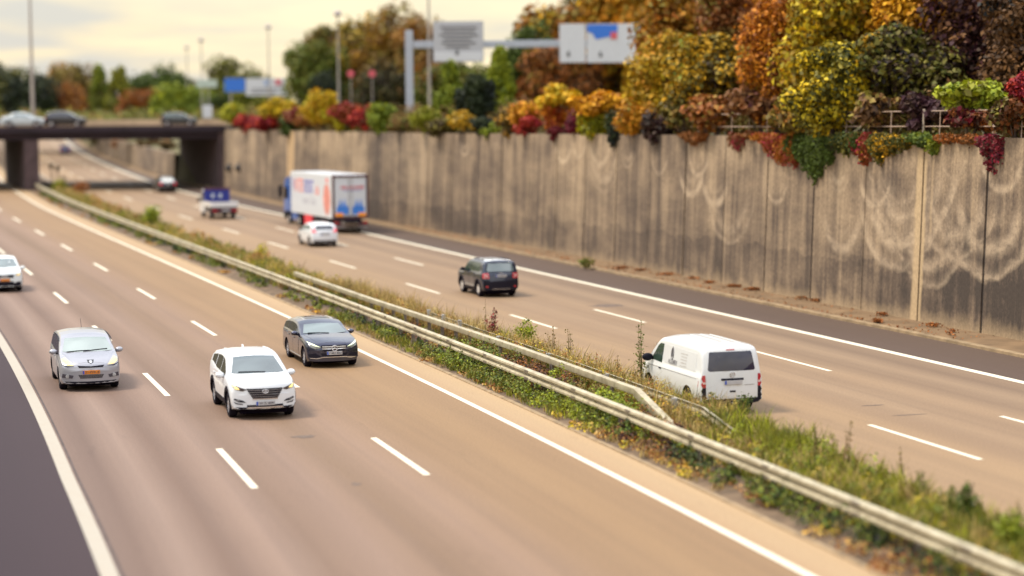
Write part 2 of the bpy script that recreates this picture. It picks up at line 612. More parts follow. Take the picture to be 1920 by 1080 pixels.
c = mixc(nt, foot, c, (0.46, 0.34, 0.205))
# arcs scraped by swinging creepers
def wall_uv(u, v, t=None):
    p_t = wall_t(u)
    # refine with true height
    pt = wall_pt(p_t, 7.0)
    z = at(u, v, pt.y).z
    return p_t * 0.81, z
ARCS = [(875, 270, .9), (1060, 275, 1.2), (1088, 268, 1.0), (1128, 275, 1.5), (1135, 300, 1.9), (1300, 330, 1.3), (1312, 300, 1.0), (1375, 380, 2.1), (1345, 350, 1.3), (1460, 350, .9), (1575, 330, .8), (1585, 420, 1.6), (1693, 330, 1.6),
        (1700, 352, 2.2), (1712, 330, 2.9), (1690, 395, 2.6), (1645, 345, 1.2), (1790, 300, .8), (1800, 380, 2.3), (1880, 310, 1.2), (1860, 400, 2.6), (1750, 440, 2.2), (1240, 300, .9), (1180, 290, .8), (930, 262, .7), (660, 280, .8), (480, 255, .7)]
arcmask = None
wob = noise(nt, uv, 0.8, 3, 0.5)
for i, (u, v, r) in enumerate(ARCS):
    cu, cv = wall_uv(u, v)
    dx = mth(nt, 'SUBTRACT', su, cu)
    dy = mth(nt, 'SUBTRACT', cv + r * 0.45, sv)
    dist = mth(nt, 'SQRT', mth(nt, 'ADD', mth(nt, 'MULTIPLY', dx, dx), mth(nt, 'MULTIPLY', mth(nt, 'MULTIPLY', dy, dy), 0.50)))
    dist = mth(nt, 'ADD', dist, mth(nt, 'MULTIPLY_ADD', wob, 0.20 * r, -0.10 * r))
    rings = mth(nt, 'MULTIPLY_ADD', mth(nt, 'SINE', mth(nt, 'MULTIPLY', dist, 26.0 / (r + 0.6))), 0.5, 0.55)
    inside = mth(nt, 'MULTIPLY', mth(nt, 'SUBTRACT', r, dist), 7.0, clamp=True)
    inner = mth(nt, 'MULTIPLY', mth(nt, 'SUBTRACT', dist, r * (0.25 + 0.35 * ((i * 7) % 5) / 5)), 2.5 / r, clamp=True)
    lower = mth(nt, 'MULTIPLY', mth(nt, 'SUBTRACT', dy, mth(nt, 'MULTIPLY', mth(nt, 'ABSOLUTE', dx), 0.25)), 2.2 / r, clamp=True)
    band = mth(nt, 'MULTIPLY', mth(nt, 'MULTIPLY', rings, inside), mth(nt, 'MULTIPLY', inner, lower))
    arcmask = band if arcmask is None else mth(nt, 'MAXIMUM', arcmask, band)
rip = noise(nt, mapping(nt, uv, (1.2, 1.4, 1)), 1.3, 4, 0.65, 0.8)
arcmask = mth(nt, 'MULTIPLY', arcmask, mth(nt, 'MULTIPLY_ADD', rip, 2.6, -0.6, clamp=True))
c = mixc(nt, mth(nt, 'MULTIPLY', arcmask, 0.62), c, (0.56, 0.44, 0.31))
# lime runs and one pale panel
def run(u0, w, z0, z1, k, col=(0.50, 0.37, 0.22)):
    global c
    cu = wall_t(u0) * 0.81
    x = mth(nt, 'ADD', su, mth(nt, 'MULTIPLY_ADD', noise(nt, mapping(nt, uv, (0.0, 0.5, 1)), 1.0, 3), 0.4, -0.2))
    g = mth(nt, 'MULTIPLY', mth(nt, 'SUBTRACT', w, mth(nt, 'ABSOLUTE', mth(nt, 'SUBTRACT', x, cu))), 9.0, clamp=True)
    g = mth(nt, 'MULTIPLY', g, mth(nt, 'MULTIPLY', mth(nt, 'GREATER_THAN', sv, z0), mth(nt, 'LESS_THAN', sv, z1)))
    c = mixc(nt, mth(nt, 'MULTIPLY', g, k), c, col)
run(1732, 0.34, -1, 6.6, 0.85)
run(1752, 0.10, 3.5, 6.2, 0.5)
run(549, 0.95, -1, 7.2, 0.85, (0.52, 0.36, 0.20))
run(1625, 0.04, -1, 2.6, 0.35); run(1470, 0.05, -1, 3.3, 0.35); run(1540, 0.05, -1, 2.5, 0.3); run(1400, 0.05, -1, 3, 0.35); run(1830, 0.06, 3.0, 6, 0.4)
c = mixc(nt, mth(nt, 'MULTIPLY_ADD', fine, 3.0, -1.0, clamp=True), mixc(nt, 1.0, c, (0.66, 0.64, 0.62), 'MULTIPLY'), mixc(nt, 1.0, c, (1.25, 1.23, 1.20), 'MULTIPLY'))
L(nt, c, b.inputs['Base Color'])
b.inputs['Roughness'].default_value = 0.9
bump(nt, fine, b, 0.5, 0.02)
M_WALL = m

# joints measured on the photograph, the rest at the same pitch
JT = [63.6 + 4.24 * k for k in range(12)]
jt = [JT[0] - 4.3 * k for k in range(8, 0, -1)] + JT
while jt[-1] < 190: jt.append(jt[-1] + 4.3)
jt[-1] = 193.0


def build_wall(name, joints, z_top, label):
    vs, fs, uv = [], [], []
    def quad(a, b_, c_, d_, ua, ub, uc, ud):
        n = len(vs)
        vs.extend([a, b_, c_, d_]); uv.extend([ua, ub, uc, ud]); fs.append((n, n + 1, n + 2, n + 3))
    for a, e in zip(joints[:-1], joints[1:]):
        g = 0.05
        n0 = len(vs)
        rr = random.Random(int(a * 10))
        off = rr.uniform(-0.02, 0.02)
        K, R_ = 5, 8
        grid = []
        for i in range(K + 1):
            t = a + g + (e - a - 2 * g) * i / K
            zb = P(t, WALL_AT(t)).z - 0.1
            zt = z_top(t)
            for j in range(R_ + 1):
                z = zb + (zt - zb) * j / R_
                vs.append(wall_pt(t, z, off)); uv.append((t * 0.81, z))
        for i in range(K):
            for j in range(R_):
                q = n0 + i * (R_ + 1) + j
                fs.append((q, q + R_ + 1, q + R_ + 2, q + 1))
        # top, sides of the panel going back 0.55 m (shares the panel's rim so a panel is one island)
        n1 = len(vs)
        for i in range(K + 1):
            t = a + g + (e - a - 2 * g) * i / K
            vs.append(wall_pt(t, z_top(t), 0.55)); uv.append((t * 0.81, z_top(t) + 0.5))
        for i in range(K):
            fs.append((n0 + i * (R_ + 1) + R_, n0 + (i + 1) * (R_ + 1) + R_, n1 + i + 1, n1 + i))
        n2 = len(vs)
        for t in (a + g, e - g):
            zb = P(t, WALL_AT(t)).z - 0.1
            vs.extend([wall_pt(t, zb, 0.3), wall_pt(t, z_top(t), 0.3)]); uv.extend([(t * 0.81, zb), (t * 0.81, z_top(t))])
        fs.append((n0, n0 + R_, n2 + 1, n2)); fs.append((n0 + K * (R_ + 1), n2 + 2, n2 + 3, n0 + K * (R_ + 1) + R_))
    o = mesh_obj(name, vs, fs, M_WALL, uvs=uv)
    tag(o, label, 'wall')
    # dark joint filler set back behind the panels
    vs2, fs2 = [], []
    n = int((joints[-1] - joints[0]) / 2) + 1
    for i in range(n):
        t = joints[0] + (joints[-1] - joints[0]) * i / (n - 1)
        vs2 += [wall_pt(t, P(t, WALL_AT(t)).z - 0.1, 0.035), wall_pt(t, z_top(t) - 0.03, 0.035)]
    for i in range(n - 1): fs2.append((2 * i, 2 * i + 2, 2 * i + 3, 2 * i + 1))
    mesh_obj('joint_filler', vs2, fs2, plain('joint_dark', (0.02, 0.014, 0.012), 0.95), o)
    return o


build_wall('retaining_wall', jt, lambda t: WALL_TOP + 0.004 * max(0, t - 130), 'tall stained concrete retaining wall with vertical joints along the right carriageway')
jf = [213.5 + 4.4 * k for k in range(30)]
build_wall('retaining_wall', jf, lambda t: grade(t) + 3.1, 'lower pale concrete wall curving away beyond the road bridge')

# ------------------------------------------------------------------ bridge
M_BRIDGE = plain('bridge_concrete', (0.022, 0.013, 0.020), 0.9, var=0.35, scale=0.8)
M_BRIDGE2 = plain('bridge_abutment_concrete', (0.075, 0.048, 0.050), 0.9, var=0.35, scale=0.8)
M_PARA = plain('parapet_concrete', (0.42, 0.31, 0.20), 0.9, var=0.25, scale=0.5)
BY0, BY1, DZ = 197.0, 219.0, 7.62
br = empty('road_bridge', (-48, (BY0 + BY1) / 2, 0))
tag(br, 'wide concrete road bridge crossing the motorway with cars on it', 'bridge')
def brp(name, mb, mat):
    o = mb.build(name, mat)
    o.parent = br
    o.matrix_parent_inverse = Matrix.Translation(br.location).inverted()
    return o
mb = MB()
# deck with edge beams and girders
prof = [(BY0, DZ), (BY0, DZ - 0.55), (BY0 + 0.35, DZ - 0.65), (BY0 + 0.5, DZ - 1.25), (BY1 - 0.5, DZ - 1.25), (BY1 - 0.35, DZ - 0.65), (BY1, DZ - 0.55), (BY1, DZ)]
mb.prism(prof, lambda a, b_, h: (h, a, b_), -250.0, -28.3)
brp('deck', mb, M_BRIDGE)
mb = MB(); mb.box((-139, BY0 + 0.15, DZ + 0.06), (221, 0.3, 0.12)); brp('edge_beam', mb, plain('edge_beam_concrete', (0.10, 0.065, 0.065), 0.9))
def wallbox(mb, x0, y0, dirx, length, w, z0, z1):
    """block along the road direction from its near-right corner"""
    dx, dy = dirx
    a = Vector((x0, y0, 0)); d = Vector((dx, dy, 0)).normalized() * length; n = Vector((-w, 0, 0))
    q = [a, a + d, a + d + n, a + n]
    mb.add([(p.x, p.y, z0) for p in q] + [(p.x, p.y, z1) for p in q], [(0, 1, 2, 3), (7, 6, 5, 4), (0, 4, 5, 1), (1, 5, 6, 2), (2, 6, 7, 3), (3, 7, 4, 0)])
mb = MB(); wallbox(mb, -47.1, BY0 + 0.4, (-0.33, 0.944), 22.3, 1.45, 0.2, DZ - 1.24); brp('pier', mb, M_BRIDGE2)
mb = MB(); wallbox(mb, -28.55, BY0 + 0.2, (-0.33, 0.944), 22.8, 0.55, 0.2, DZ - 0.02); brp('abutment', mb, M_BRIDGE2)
mb = MB(); mb.box((-139, BY1 - 0.15, DZ + 0.40), (221, 0.25, 0.80)); brp('parapet', mb, M_PARA)
mb = MB(); mb.box((-139, (BY0 + BY1) / 2, DZ + 0.025), (220, 21.2, 0.04)); brp('bridge_roadway', mb, plain('bridge_asphalt', (0.24, 0.18, 0.14), 0.85))
# wall lamps beside the bridge
M_BLACK = plain('black_metal', (0.02, 0.017, 0.02), 0.5)
M_GALV = plain('galvanised_steel', (0.56, 0.48, 0.375), 0.5, 0.15, var=0.14, scale=5)
M_POLE = plain('painted_pole', (0.34, 0.30, 0.27), 0.5, var=0.1)
for k, u in enumerate((437, 455)):
    t_ = wall_t(u); p = wall_pt(t_, at(u, 315, wall_pt(t_, 3).y).z, -0.1)
    l = empty('wall_lamp', p); tag(l, 'round dark lamp on the wall, ' + ('closer to the bridge' if k == 0 else 'farther from the bridge'), 'lamp', 'lamps on the wall by the bridge')
    mb = MB(); mb.lathe([(0.0, -0.35), (0.22, -0.32), (0.34, -0.2), (0.38, 0.0), (0.30, 0.1), (0.0, 0.12)], 16, 'y'); mb.build('lamp_housing', M_BLACK, l, True)
    mb = MB(); mb.tube([(0, 0, 0.2), (0.02, 0.1, 0.5), (0.1, 0.2, 0.55)], 0.035); mb.build('bracket', M_BLACK, l)

# ------------------------------------------------------------------ crash barriers
def lofted(name, pts_fn, prof, t0, t1, step, mat, parent, closed=False):
    n = max(2, int((t1 - t0) / step) + 1)
    vs, fs = [], []
    for i in range(n):
        t = t0 + (t1 - t0) * i / (n - 1)
        for a, z in prof: vs.append(pts_fn(t, a, z))
    k = len(prof)
    for i in range(n - 1):
        for j in range(k if closed else k - 1):
            a = i * k + j; e = i * k + (j + 1) % k
            fs.append((a, e, e + k, a + k))
    if closed:
        fs.append(tuple(range(k))); fs.append(tuple((n - 1) * k + j for j in range(k)))
    o = mesh_obj(name, vs, fs, mat, parent, smooth=True)
    return o
M_RAIL = None
m, nt, b = nmat('weathered_rail')
co = coords(nt)
f = noise(nt, co, 1.3, 6, 0.7); g = noise(nt, mapping(nt, co, (6, 6, 3)), 1.0, 4)
c = ramp(nt, [(0.3, (0.27, 0.225, 0.145)), (0.5, (0.43, 0.375, 0.255)), (0.7, (0.53, 0.475, 0.335))], f).outputs[0]
c = mixc(nt, mth(nt, 'MULTIPLY', ramp(nt, [(0.55, (0, 0, 0)), (0.7, (1, 1, 1))], g).outputs[0], 0.6), c, (0.13, 0.10, 0.06))
L(nt, c, b.inputs['Base Color']); b.inputs['Roughness'].default_value = 0.55; b.inputs['Metallic'].default_value = 0.1
M_RAIL = m
M_POST = plain('rail_post', (0.22, 0.18, 0.15), 0.7, 0.1, var=0.3)
W_PROF = [(-0.005, 0.430), (-0.05, 0.436), (-0.105, 0.46), (-0.11, 0.515), (-0.06, 0.55), (0.0, 0.562), (0.0, 0.618), (-0.06, 0.63), (-0.11, 0.665), (-0.105, 0.72), (-0.05, 0.744), (-0.005, 0.75)]
W_PROF = W_PROF + [(a + 0.012, z) for a, z in W_PROF[::-1]]
def posts(parent, ts, d, top):
    for t in ts:
        p = P(t, d); mb = MB()
        _, n_, tt_ = frame(t)
        rz = math.atan2(tt_.y, tt_.x)
        mb.box((p.x, p.y, p.z + top / 2 - 0.1), (0.10, 0.045, top + 0.2), rz)
        mb.box((p.x, p.y, p.z + top / 2 - 0.1), (0.03, 0.12, top + 0.18), rz)
        mb.build('post', M_POST, parent)
def t_list(t0, t1):
    out, t = [], t0
    while t < t1:
        out.append(t); t += 1.65 if 61.5 < t < 77 else 5.0
    return out
r1 = empty('crash_barrier'); tag(r1, 'long weathered W-profile crash barrier along the left carriageway side of the median', 'crash barrier')
lofted('beam', lambda t, a, z: P(t, 2.02 + a, z), W_PROF, 16, 197, 1.2, M_RAIL, r1, True)
posts(r1, t_list(18, 195), 2.11, 0.72)
k_ = 0
t = 19.0
while t < 150:
    mb = MB(); _, n_, tt_ = frame(t); rz_ = math.atan2(tt_.y, tt_.x)
    for z_ in (0.487, 0.692):
        p = P(t, 2.02 - 0.108, z_); mb.box(p, (0.34, 0.012, 0.075), rz_)
        for e_ in (-.12, -.04, .04, .12):
            q = p + tt_ * e_ - n_ * 0.008; mb.box(q, (0.03, 0.014, 0.03), rz_)
    mb.build('splice_plate', plain('splice_steel', (0.20, 0.165, 0.12), 0.6, 0.1, var=.3), r1); t += 4.0
r2 = empty('crash_barrier'); tag(r2, 'pale box-section crash barrier in the middle of the weeds with a sloping end', 'crash barrier')
BOX = [(-0.075, 0.58), (-0.085, 0.60), (-0.085, 0.745), (-0.07, 0.76), (0.07, 0.76), (0.085, 0.745), (0.085, 0.60), (0.075, 0.58)]
lofted('beam', lambda t, a, z: P(t, 3.42 - 0.35 * max(0, min(1, (t - 60) / 18)) + a, z), BOX, 50.3, 91.0, 1.0, M_RAIL, r2, True)
# its end bends down into the ground
def ramp_down(t, a, z):
    s = max(0.0, min(1.0, (50.3 - t) / 5.0))
    return P(t, 3.42 - 0.35 * s + a, z - 0.80 * s ** 1.0)
lofted('end_ramp', ramp_down, [(a * 1.12, z + 0.004 if z > 0.7 else z - 0.05) for a, z in BOX], 45.2, 50.3, 0.5, M_RAIL, r2, True)
posts(r2, t_list(52, 90), 3.36, 0.6)
r3 = empty('crash_barrier'); tag(r3, 'low crash barrier half hidden in weeds along the right carriageway', 'crash barrier')
lofted('beam', lambda t, a, z: P(t, 4.02 - a, z - 0.10), W_PROF, 47.4, 72.6, 1.0, M_RAIL, r3, True)
lofted('end_ramp', lambda t, a, z: P(t, 4.02 - a, z - 0.10 - 0.7 * (47.4 - t) / 4.4), W_PROF, 43.0, 47.4, 0.4, M_RAIL, r3, True)
for t in (49, 54, 59, 64, 68.4, 70.4, 72.3):
    p = P(t, 3.94); mb = MB(); _, n_, tt_ = frame(t)
    mb.box((p.x, p.y, p.z + 0.35), (0.14, 0.12, 0.62 + 0.2 * (t > 67)), math.atan2(tt_.y, tt_.x), bevel=0.015); mb.build('post', plain('rail_post_grey', (0.33, 0.32, 0.31), 0.6, var=0.15), r3)

# ------------------------------------------------------------------ railing along the wall top
rl = empty('railing'); tag(rl, 'thin two-rail metal railing on top of the wall at the right', 'railing')
M_RAILING = plain('railing_paint', (0.40, 0.29, 0.22), 0.5, var=0.2)
def rail_pts(z, t0, t1): return [wall_pt(t0 + (t1 - t0) * i / 30, z, 0.22) for i in range(31)]
ta, tb = wall_t(1960), wall_t(1290)
for z in (7.46, 8.04):
    MB().tube(rail_pts(z, ta, tb), 0.024, 6).build('rail', M_RAILING, rl)
t = ta
while t < tb:
    a = wall_pt(t, 6.9, 0.22); e = wall_pt(t, 8.04, 0.22)
    MB().tube([a, e], 0.02, 6).build('post', M_RAILING, rl); t += 1.75
tp = wall_t(1723)
MB().tube([wall_pt(tp, 6.9, 0.17), wall_pt(tp, 8.12, 0.17)], 0.045, 8).build('post', plain('railing_post_pale', (0.55, 0.45, 0.36), 0.5), rl)

# ------------------------------------------------------------------ sign gantry, signs, lamps
M_SIGN = plain('sign_white', (0.60, 0.61, 0.65), 0.5, var=0.05)
M_SIGNG = plain('sign_grey', (0.44, 0.445, 0.48), 0.5, var=0.06)
M_SIGNB = plain('sign_blue', (0.03, 0.16, 0.62), 0.5, var=0.08)
M_SIGNR = plain('sign_red', (0.60, 0.10, 0.13), 0.5, var=0.08)
M_SIGNK = plain('sign_black', (0.03, 0.03, 0.035), 0.5)
M_INK = plain('sign_ink', (0.13, 0.125, 0.14), 0.6)
M_GANTRY = plain('gantry_steel', (0.40, 0.43, 0.50), 0.45, 0.2, var=0.1)
GY = 155.0
def px(n, Y=GY): return n * Y / F_PX
g = empty('sign_gantry', at(769, 250, GY)); tag(g, 'grey steel cantilever sign gantry behind the wall with its post at the left', 'gantry')
def gpart(name, mb, mat, parent=g):
    o = mb.build(name, mat, parent)
    o.matrix_parent_inverse = Matrix.Translation(g.location).inverted()
    return o
a = at(769, 252, GY); e = at(769, 57, GY)
mb = MB(); mb.box((a.x, GY, (a.z + e.z) / 2), (0.58, 0.58, e.z - a.z), bevel=0.04); gpart('post', mb, M_GANTRY)
a = at(775, 84, GY); e = at(1210, 84, GY)
mb = MB(); mb.box(((a.x + e.x) / 2, GY, a.z), (e.x - a.x, 0.5, 0.55), bevel=0.04); gpart('cross_beam', mb, M_GANTRY)
def panel(owner, u0, v0, u1, v1, Y, mat, name='sign_panel', thick=0.12):
    p, q = at(u0, v0, Y), at(u1, v1, Y)
    mb = MB(); mb.box(((p.x + q.x) / 2, Y, (p.z + q.z) / 2), (q.x - p.x, thick, p.z - q.z), bevel=0.02)
    o = mb.build(name, mat, owner)
    o.matrix_parent_inverse = Matrix.Translation(owner.location).inverted()
    return o
def shape(owner, root, poly, Y, mat, name, th=0.03):
    """flat lettering or symbol on a panel; poly in photo pixels"""
    w = [at(u, v, Y) for u, v in poly]
    mb = MB(); mb.prism([(p.x, p.z) for p in w], lambda a_, b_, h: (a_, h, b_), Y, Y + th)
    o = mb.build(name, mat, owner)
    return o
def arrow(owner, root, u, v, s, Y):
    shape(owner, root, [(u - s * .2, v - s), (u + s * .2, v - s), (u + s * .2, v), (u + s * .7, v), (u, v + s), (u - s * .7, v), (u - s * .2, v)], Y, M_SIGNK, 'arrow')
p1 = panel(g, 812, 40, 907, 116, GY - 0.40, M_SIGNG)
for i, (a_, b_) in enumerate([(826, 894), (830, 890), (824, 896), (832, 884), (828, 892), (836, 880)]):
    shape(p1, g, [(a_, 50 + i * 7.3), (b_, 50 + i * 7.3), (b_, 53 + i * 7.3), (a_, 53 + i * 7.3)], GY - 0.50, M_INK, 'lettering')
shape(p1, g, [(814, 97), (905, 97), (905, 114), (814, 114)], GY - 0.49, M_SIGN, 'lower_field')
arrow(p1, g, 857, 98, 6, GY - 0.54)
p2 = panel(g, 1049, 45, 1098, 117, GY - 0.40, M_SIGN)
arrow(p2, g, 1066, 101, 6, GY - 0.50)
p3 = panel(g, 1100, 45, 1198, 117, GY - 0.40, M_SIGN)
shape(p3, g, [(1101, 46), (1158, 46), (1158, 63), (1146, 68), (1118, 74), (1110, 62), (1101, 60)], GY - 0.49, M_SIGNB, 'blue_field')
shape(p3, g, [(1145, 60), (1157, 60), (1157, 73), (1145, 73)], GY - 0.53, M_SIGNR, 'red_field')
arrow(p3, g, 1126, 102, 6, GY - 0.50)

SY = 263.0
s2 = empty('direction_sign', at(480, 245, SY)); tag(s2, 'wide blue and white direction sign above the bushes near the bridge', 'sign')
def spart(o_, name, mb, mat):
    o = mb.build(name, mat, o_); o.matrix_parent_inverse = Matrix.Translation(o_.location).inverted(); return o
for u in (432, 526):
    a, e = at(u, 245, SY), at(u, 150, SY); spart(s2, 'post', MB().tube([a + Vector((0, .2, 0)), e + Vector((0, .2, 0))], 0.11, 8), M_POLE)
panel(s2, 421, 147, 460, 172, SY, M_SIGNB)
pw = panel(s2, 461, 147, 537, 179, SY, M_SIGN)
shape(pw, s2, [(494, 150), (507, 150), (505, 160), (497, 160)], SY - 0.1, plain('sign_pale_blue', (0.30, 0.40, 0.62), .5), 'blue_symbol')
shape(pw, s2, [(516, 149), (527, 149), (527, 159), (516, 159)], SY - 0.1, M_SIGNR, 'red_symbol')
for k_, vv in enumerate((166, 172)): shape(pw, s2, [(470, vv), (525 - 8 * k_, vv), (525 - 8 * k_, vv + 2), (470, vv + 2)], SY - 0.1, M_INK, 'lettering')
s3 = empty('road_sign', at(388, 240, 226)); tag(s3, 'pale greenish cross sign on a thin post behind the bridge', 'sign')
spart(s3, 'post', MB().tube([at(391, 240, 226.2), at(391, 150, 226.2)], 0.06, 8), M_POLE)
panel(s3, 369, 150, 407, 164, 226, plain('sign_pale_green', (0.42, 0.50, 0.44), 0.5))
panel(s3, 380, 197, 398, 221, 226, M_SIGN, 'small_panel')

def street_lamp(u, vtop, vbot, Y, label, head=True, r=0.09, arm=0.0):
    base = at(u, vbot, Y); top = at(u, vtop, Y)
    o = empty('street_lamp', base); tag(o, label, 'street lamp', 'street lamps on thin poles')
    h = top.z - base.z
    MB().tube([(0, 0, 0), (0, 0, h * .5), (0, 0, h)], [r * 1.3, r, r * .75], 8).build('pole', M_POLE, o, True)
    if head:
        mb = MB(); mb.lathe([(0.0, -0.1), (0.30, -0.06), (0.42, 0.15), (0.36, 0.32), (0.16, 0.5), (0.0, 0.52)], 14, 'z', (0, 0, h - 0.1)); mb.build('lamp_head', plain('lamp_head', (0.36, 0.31, 0.30), 0.4), o, True)
    return o
street_lamp(62, -60, 222, 222, 'tallest street lamp pole at the far left reaching above the picture', True, 0.17)
street_lamp(506, 52, 235, 250, 'street lamp with a round head left of the big autumn trees')
street_lamp(380, 76, 235, 276, 'street lamp standing right of the dark green tree near the bridge')
street_lamp(353, 90, 235, 316, 'faintest and shortest street lamp beside another lamp')
street_lamp(636, 27, 235, 198, 'street lamp in front of the big autumn trees')
street_lamp(806, -60, 240, 178, 'thin street lamp pole between gantry post and grey sign', True, 0.11)
def round_sign(u, v, Y, label, ring=M_SIGNR):
    c_ = at(u, v, Y); b_ = at(u, 240, Y)
    o = empty('traffic_sign', b_); tag(o, label, 'traffic sign', 'round traffic signs behind the wall')
    h = c_.z - b_.z
    MB().tube([(0, 0.06, 0), (0, 0.06, h)], 0.05, 6).build('post', M_POLE, o)
    mb = MB(); mb.lathe([(0.0, -0.03), (0.33, -0.03), (0.33, 0.03), (0.0, 0.03)], 20, 'y', (0, 0, h)); mb.build('sign_disc', M_SIGN, o)
    mb = MB(); mb.lathe([(0.29, -0.045), (0.36, -0.045), (0.36, 0.045), (0.29, 0.045)], 20, 'y', (0, 0, h)); mb.build('red_ring', ring, o)
round_sign(659, 138, 197, 'round red ringed traffic sign right of the lamp before the autumn trees')
round_sign(699, 138, 197, 'round red ringed traffic sign nearest the gantry post')
# small marker posts in the median by the pier
for k, (u, v0, v1) in enumerate(((97, 312, 342), (109, 316, 343))):
    b_ = gp(u, v1); o = empty('marker_post', b_)
    tag(o, 'small post with a dark round plate by the bridge pier, ' + ('closer to the pier' if k == 0 else 'farther from the pier'), 'marker post', 'marker posts by the bridge pier')
    h = (v1 - v0) * b_.y / F_PX
    MB().tube([(0, 0, 0), (0, 0, h)], 0.07, 6).build('post', plain('marker_grey', (0.35, 0.3, 0.28), .6), o)
    mb = MB(); mb.lathe([(0.0, -0.05), (0.26, -0.05), (0.26, 0.05), (0.0, 0.05)], 14, 'y', (0, -0.1, h)); mb.build('plate', M_BLACK, o)
b_ = gp(120, 346); o = empty('delineator', b_); tag(o, 'white delineator post in the weeds by the bridge pier', 'delineator')
MB().box((0, 0, 0.45), (0.22, 0.12, 0.9), bevel=0.03).build('post_body', M_SIGN, o); MB().box((0, -0.01, 0.68), (0.235, 0.135, 0.14), bevel=0.02).build('black_band', M_SIGNK, o)
# ------------------------------------------------------------------ vehicles
M_TYRE = plain('tyre', (0.007, 0.005, 0.012), 0.9, spec=0.2)
M_RIM = plain('alloy_rim', (0.45, 0.44, 0.46), 0.35, 0.5, var=0.1)
M_RIMD = plain('alloy_rim_dark', (0.25, 0.23, 0.23), 0.4, 0.5, var=0.1)
M_ARCH = plain('wheel_well', (0.005, 0.003, 0.009), 0.95, spec=0.1)
M_TRIM = plain('black_trim', (0.006, 0.0045, 0.013), 0.6, var=0.2, spec=0.25)
M_CHROME = plain('chrome', (0.62, 0.60, 0.60), 0.2, 0.8, var=0.05)
M_TAIL = plain('tail_lamp', (0.42, 0.02, 0.03), 0.18, 0, coat=0.6, var=0.1)
M_TAILW = plain('tail_lamp_clear', (0.62, 0.45, 0.42), 0.2, coat=0.5)
M_LAMP = plain('headlight_glass', (0.33, 0.33, 0.33), 0.12, coat=0.8, var=0.3, scale=14)
M_LAMPON = plain('headlight_lit', (0.6, 0.45, 0.2), 0.2, emit=(1.0, 0.70, 0.22), estr=0.75)
M_LAMPDRL = plain('daytime_light', (0.8, 0.85, 0.6), 0.2, emit=(0.85, 1.0, 0.52), estr=0.5)
M_PLATE = plain('number_plate', (0.44, 0.43, 0.44), 0.5, var=0.05)
M_PLATEY = plain('number_plate_yellow', (0.62, 0.19, 0.008), 0.5, var=0.08)
M_PLATEB = plain('number_plate_blue', (0.03, 0.08, 0.42), 0.5)
M_INKD = plain('plate_ink', (0.05, 0.045, 0.06), 0.6)
G_DARK = glassmat('tinted_glass', (0.010, 0.008, 0.022), spec=0.6)
G_PALE = glassmat('windscreen_pale', (0.27, 0.32, 0.30), spec=1.0, var=0.16)  # pale windscreen base colours carry the sky reflected in the glass
G_MID = glassmat('windscreen_mid', (0.075, 0.100, 0.105), spec=0.9, var=0.3)
G_GREY = glassmat('windscreen_grey', (0.14, 0.18, 0.18), spec=0.9, var=0.25)
G_GREEN = glassmat('side_glass_green', (0.035, 0.06, 0.045), spec=0.7)


def interp(pr, x):
    if x <= pr[0][0]: return pr[0][1]
    for (a, za), (b_, zb) in zip(pr[:-1], pr[1:]):
        if x <= b_: return za + (zb - za) * (x - a) / max(1e-6, b_ - a)
    return pr[-1][1]


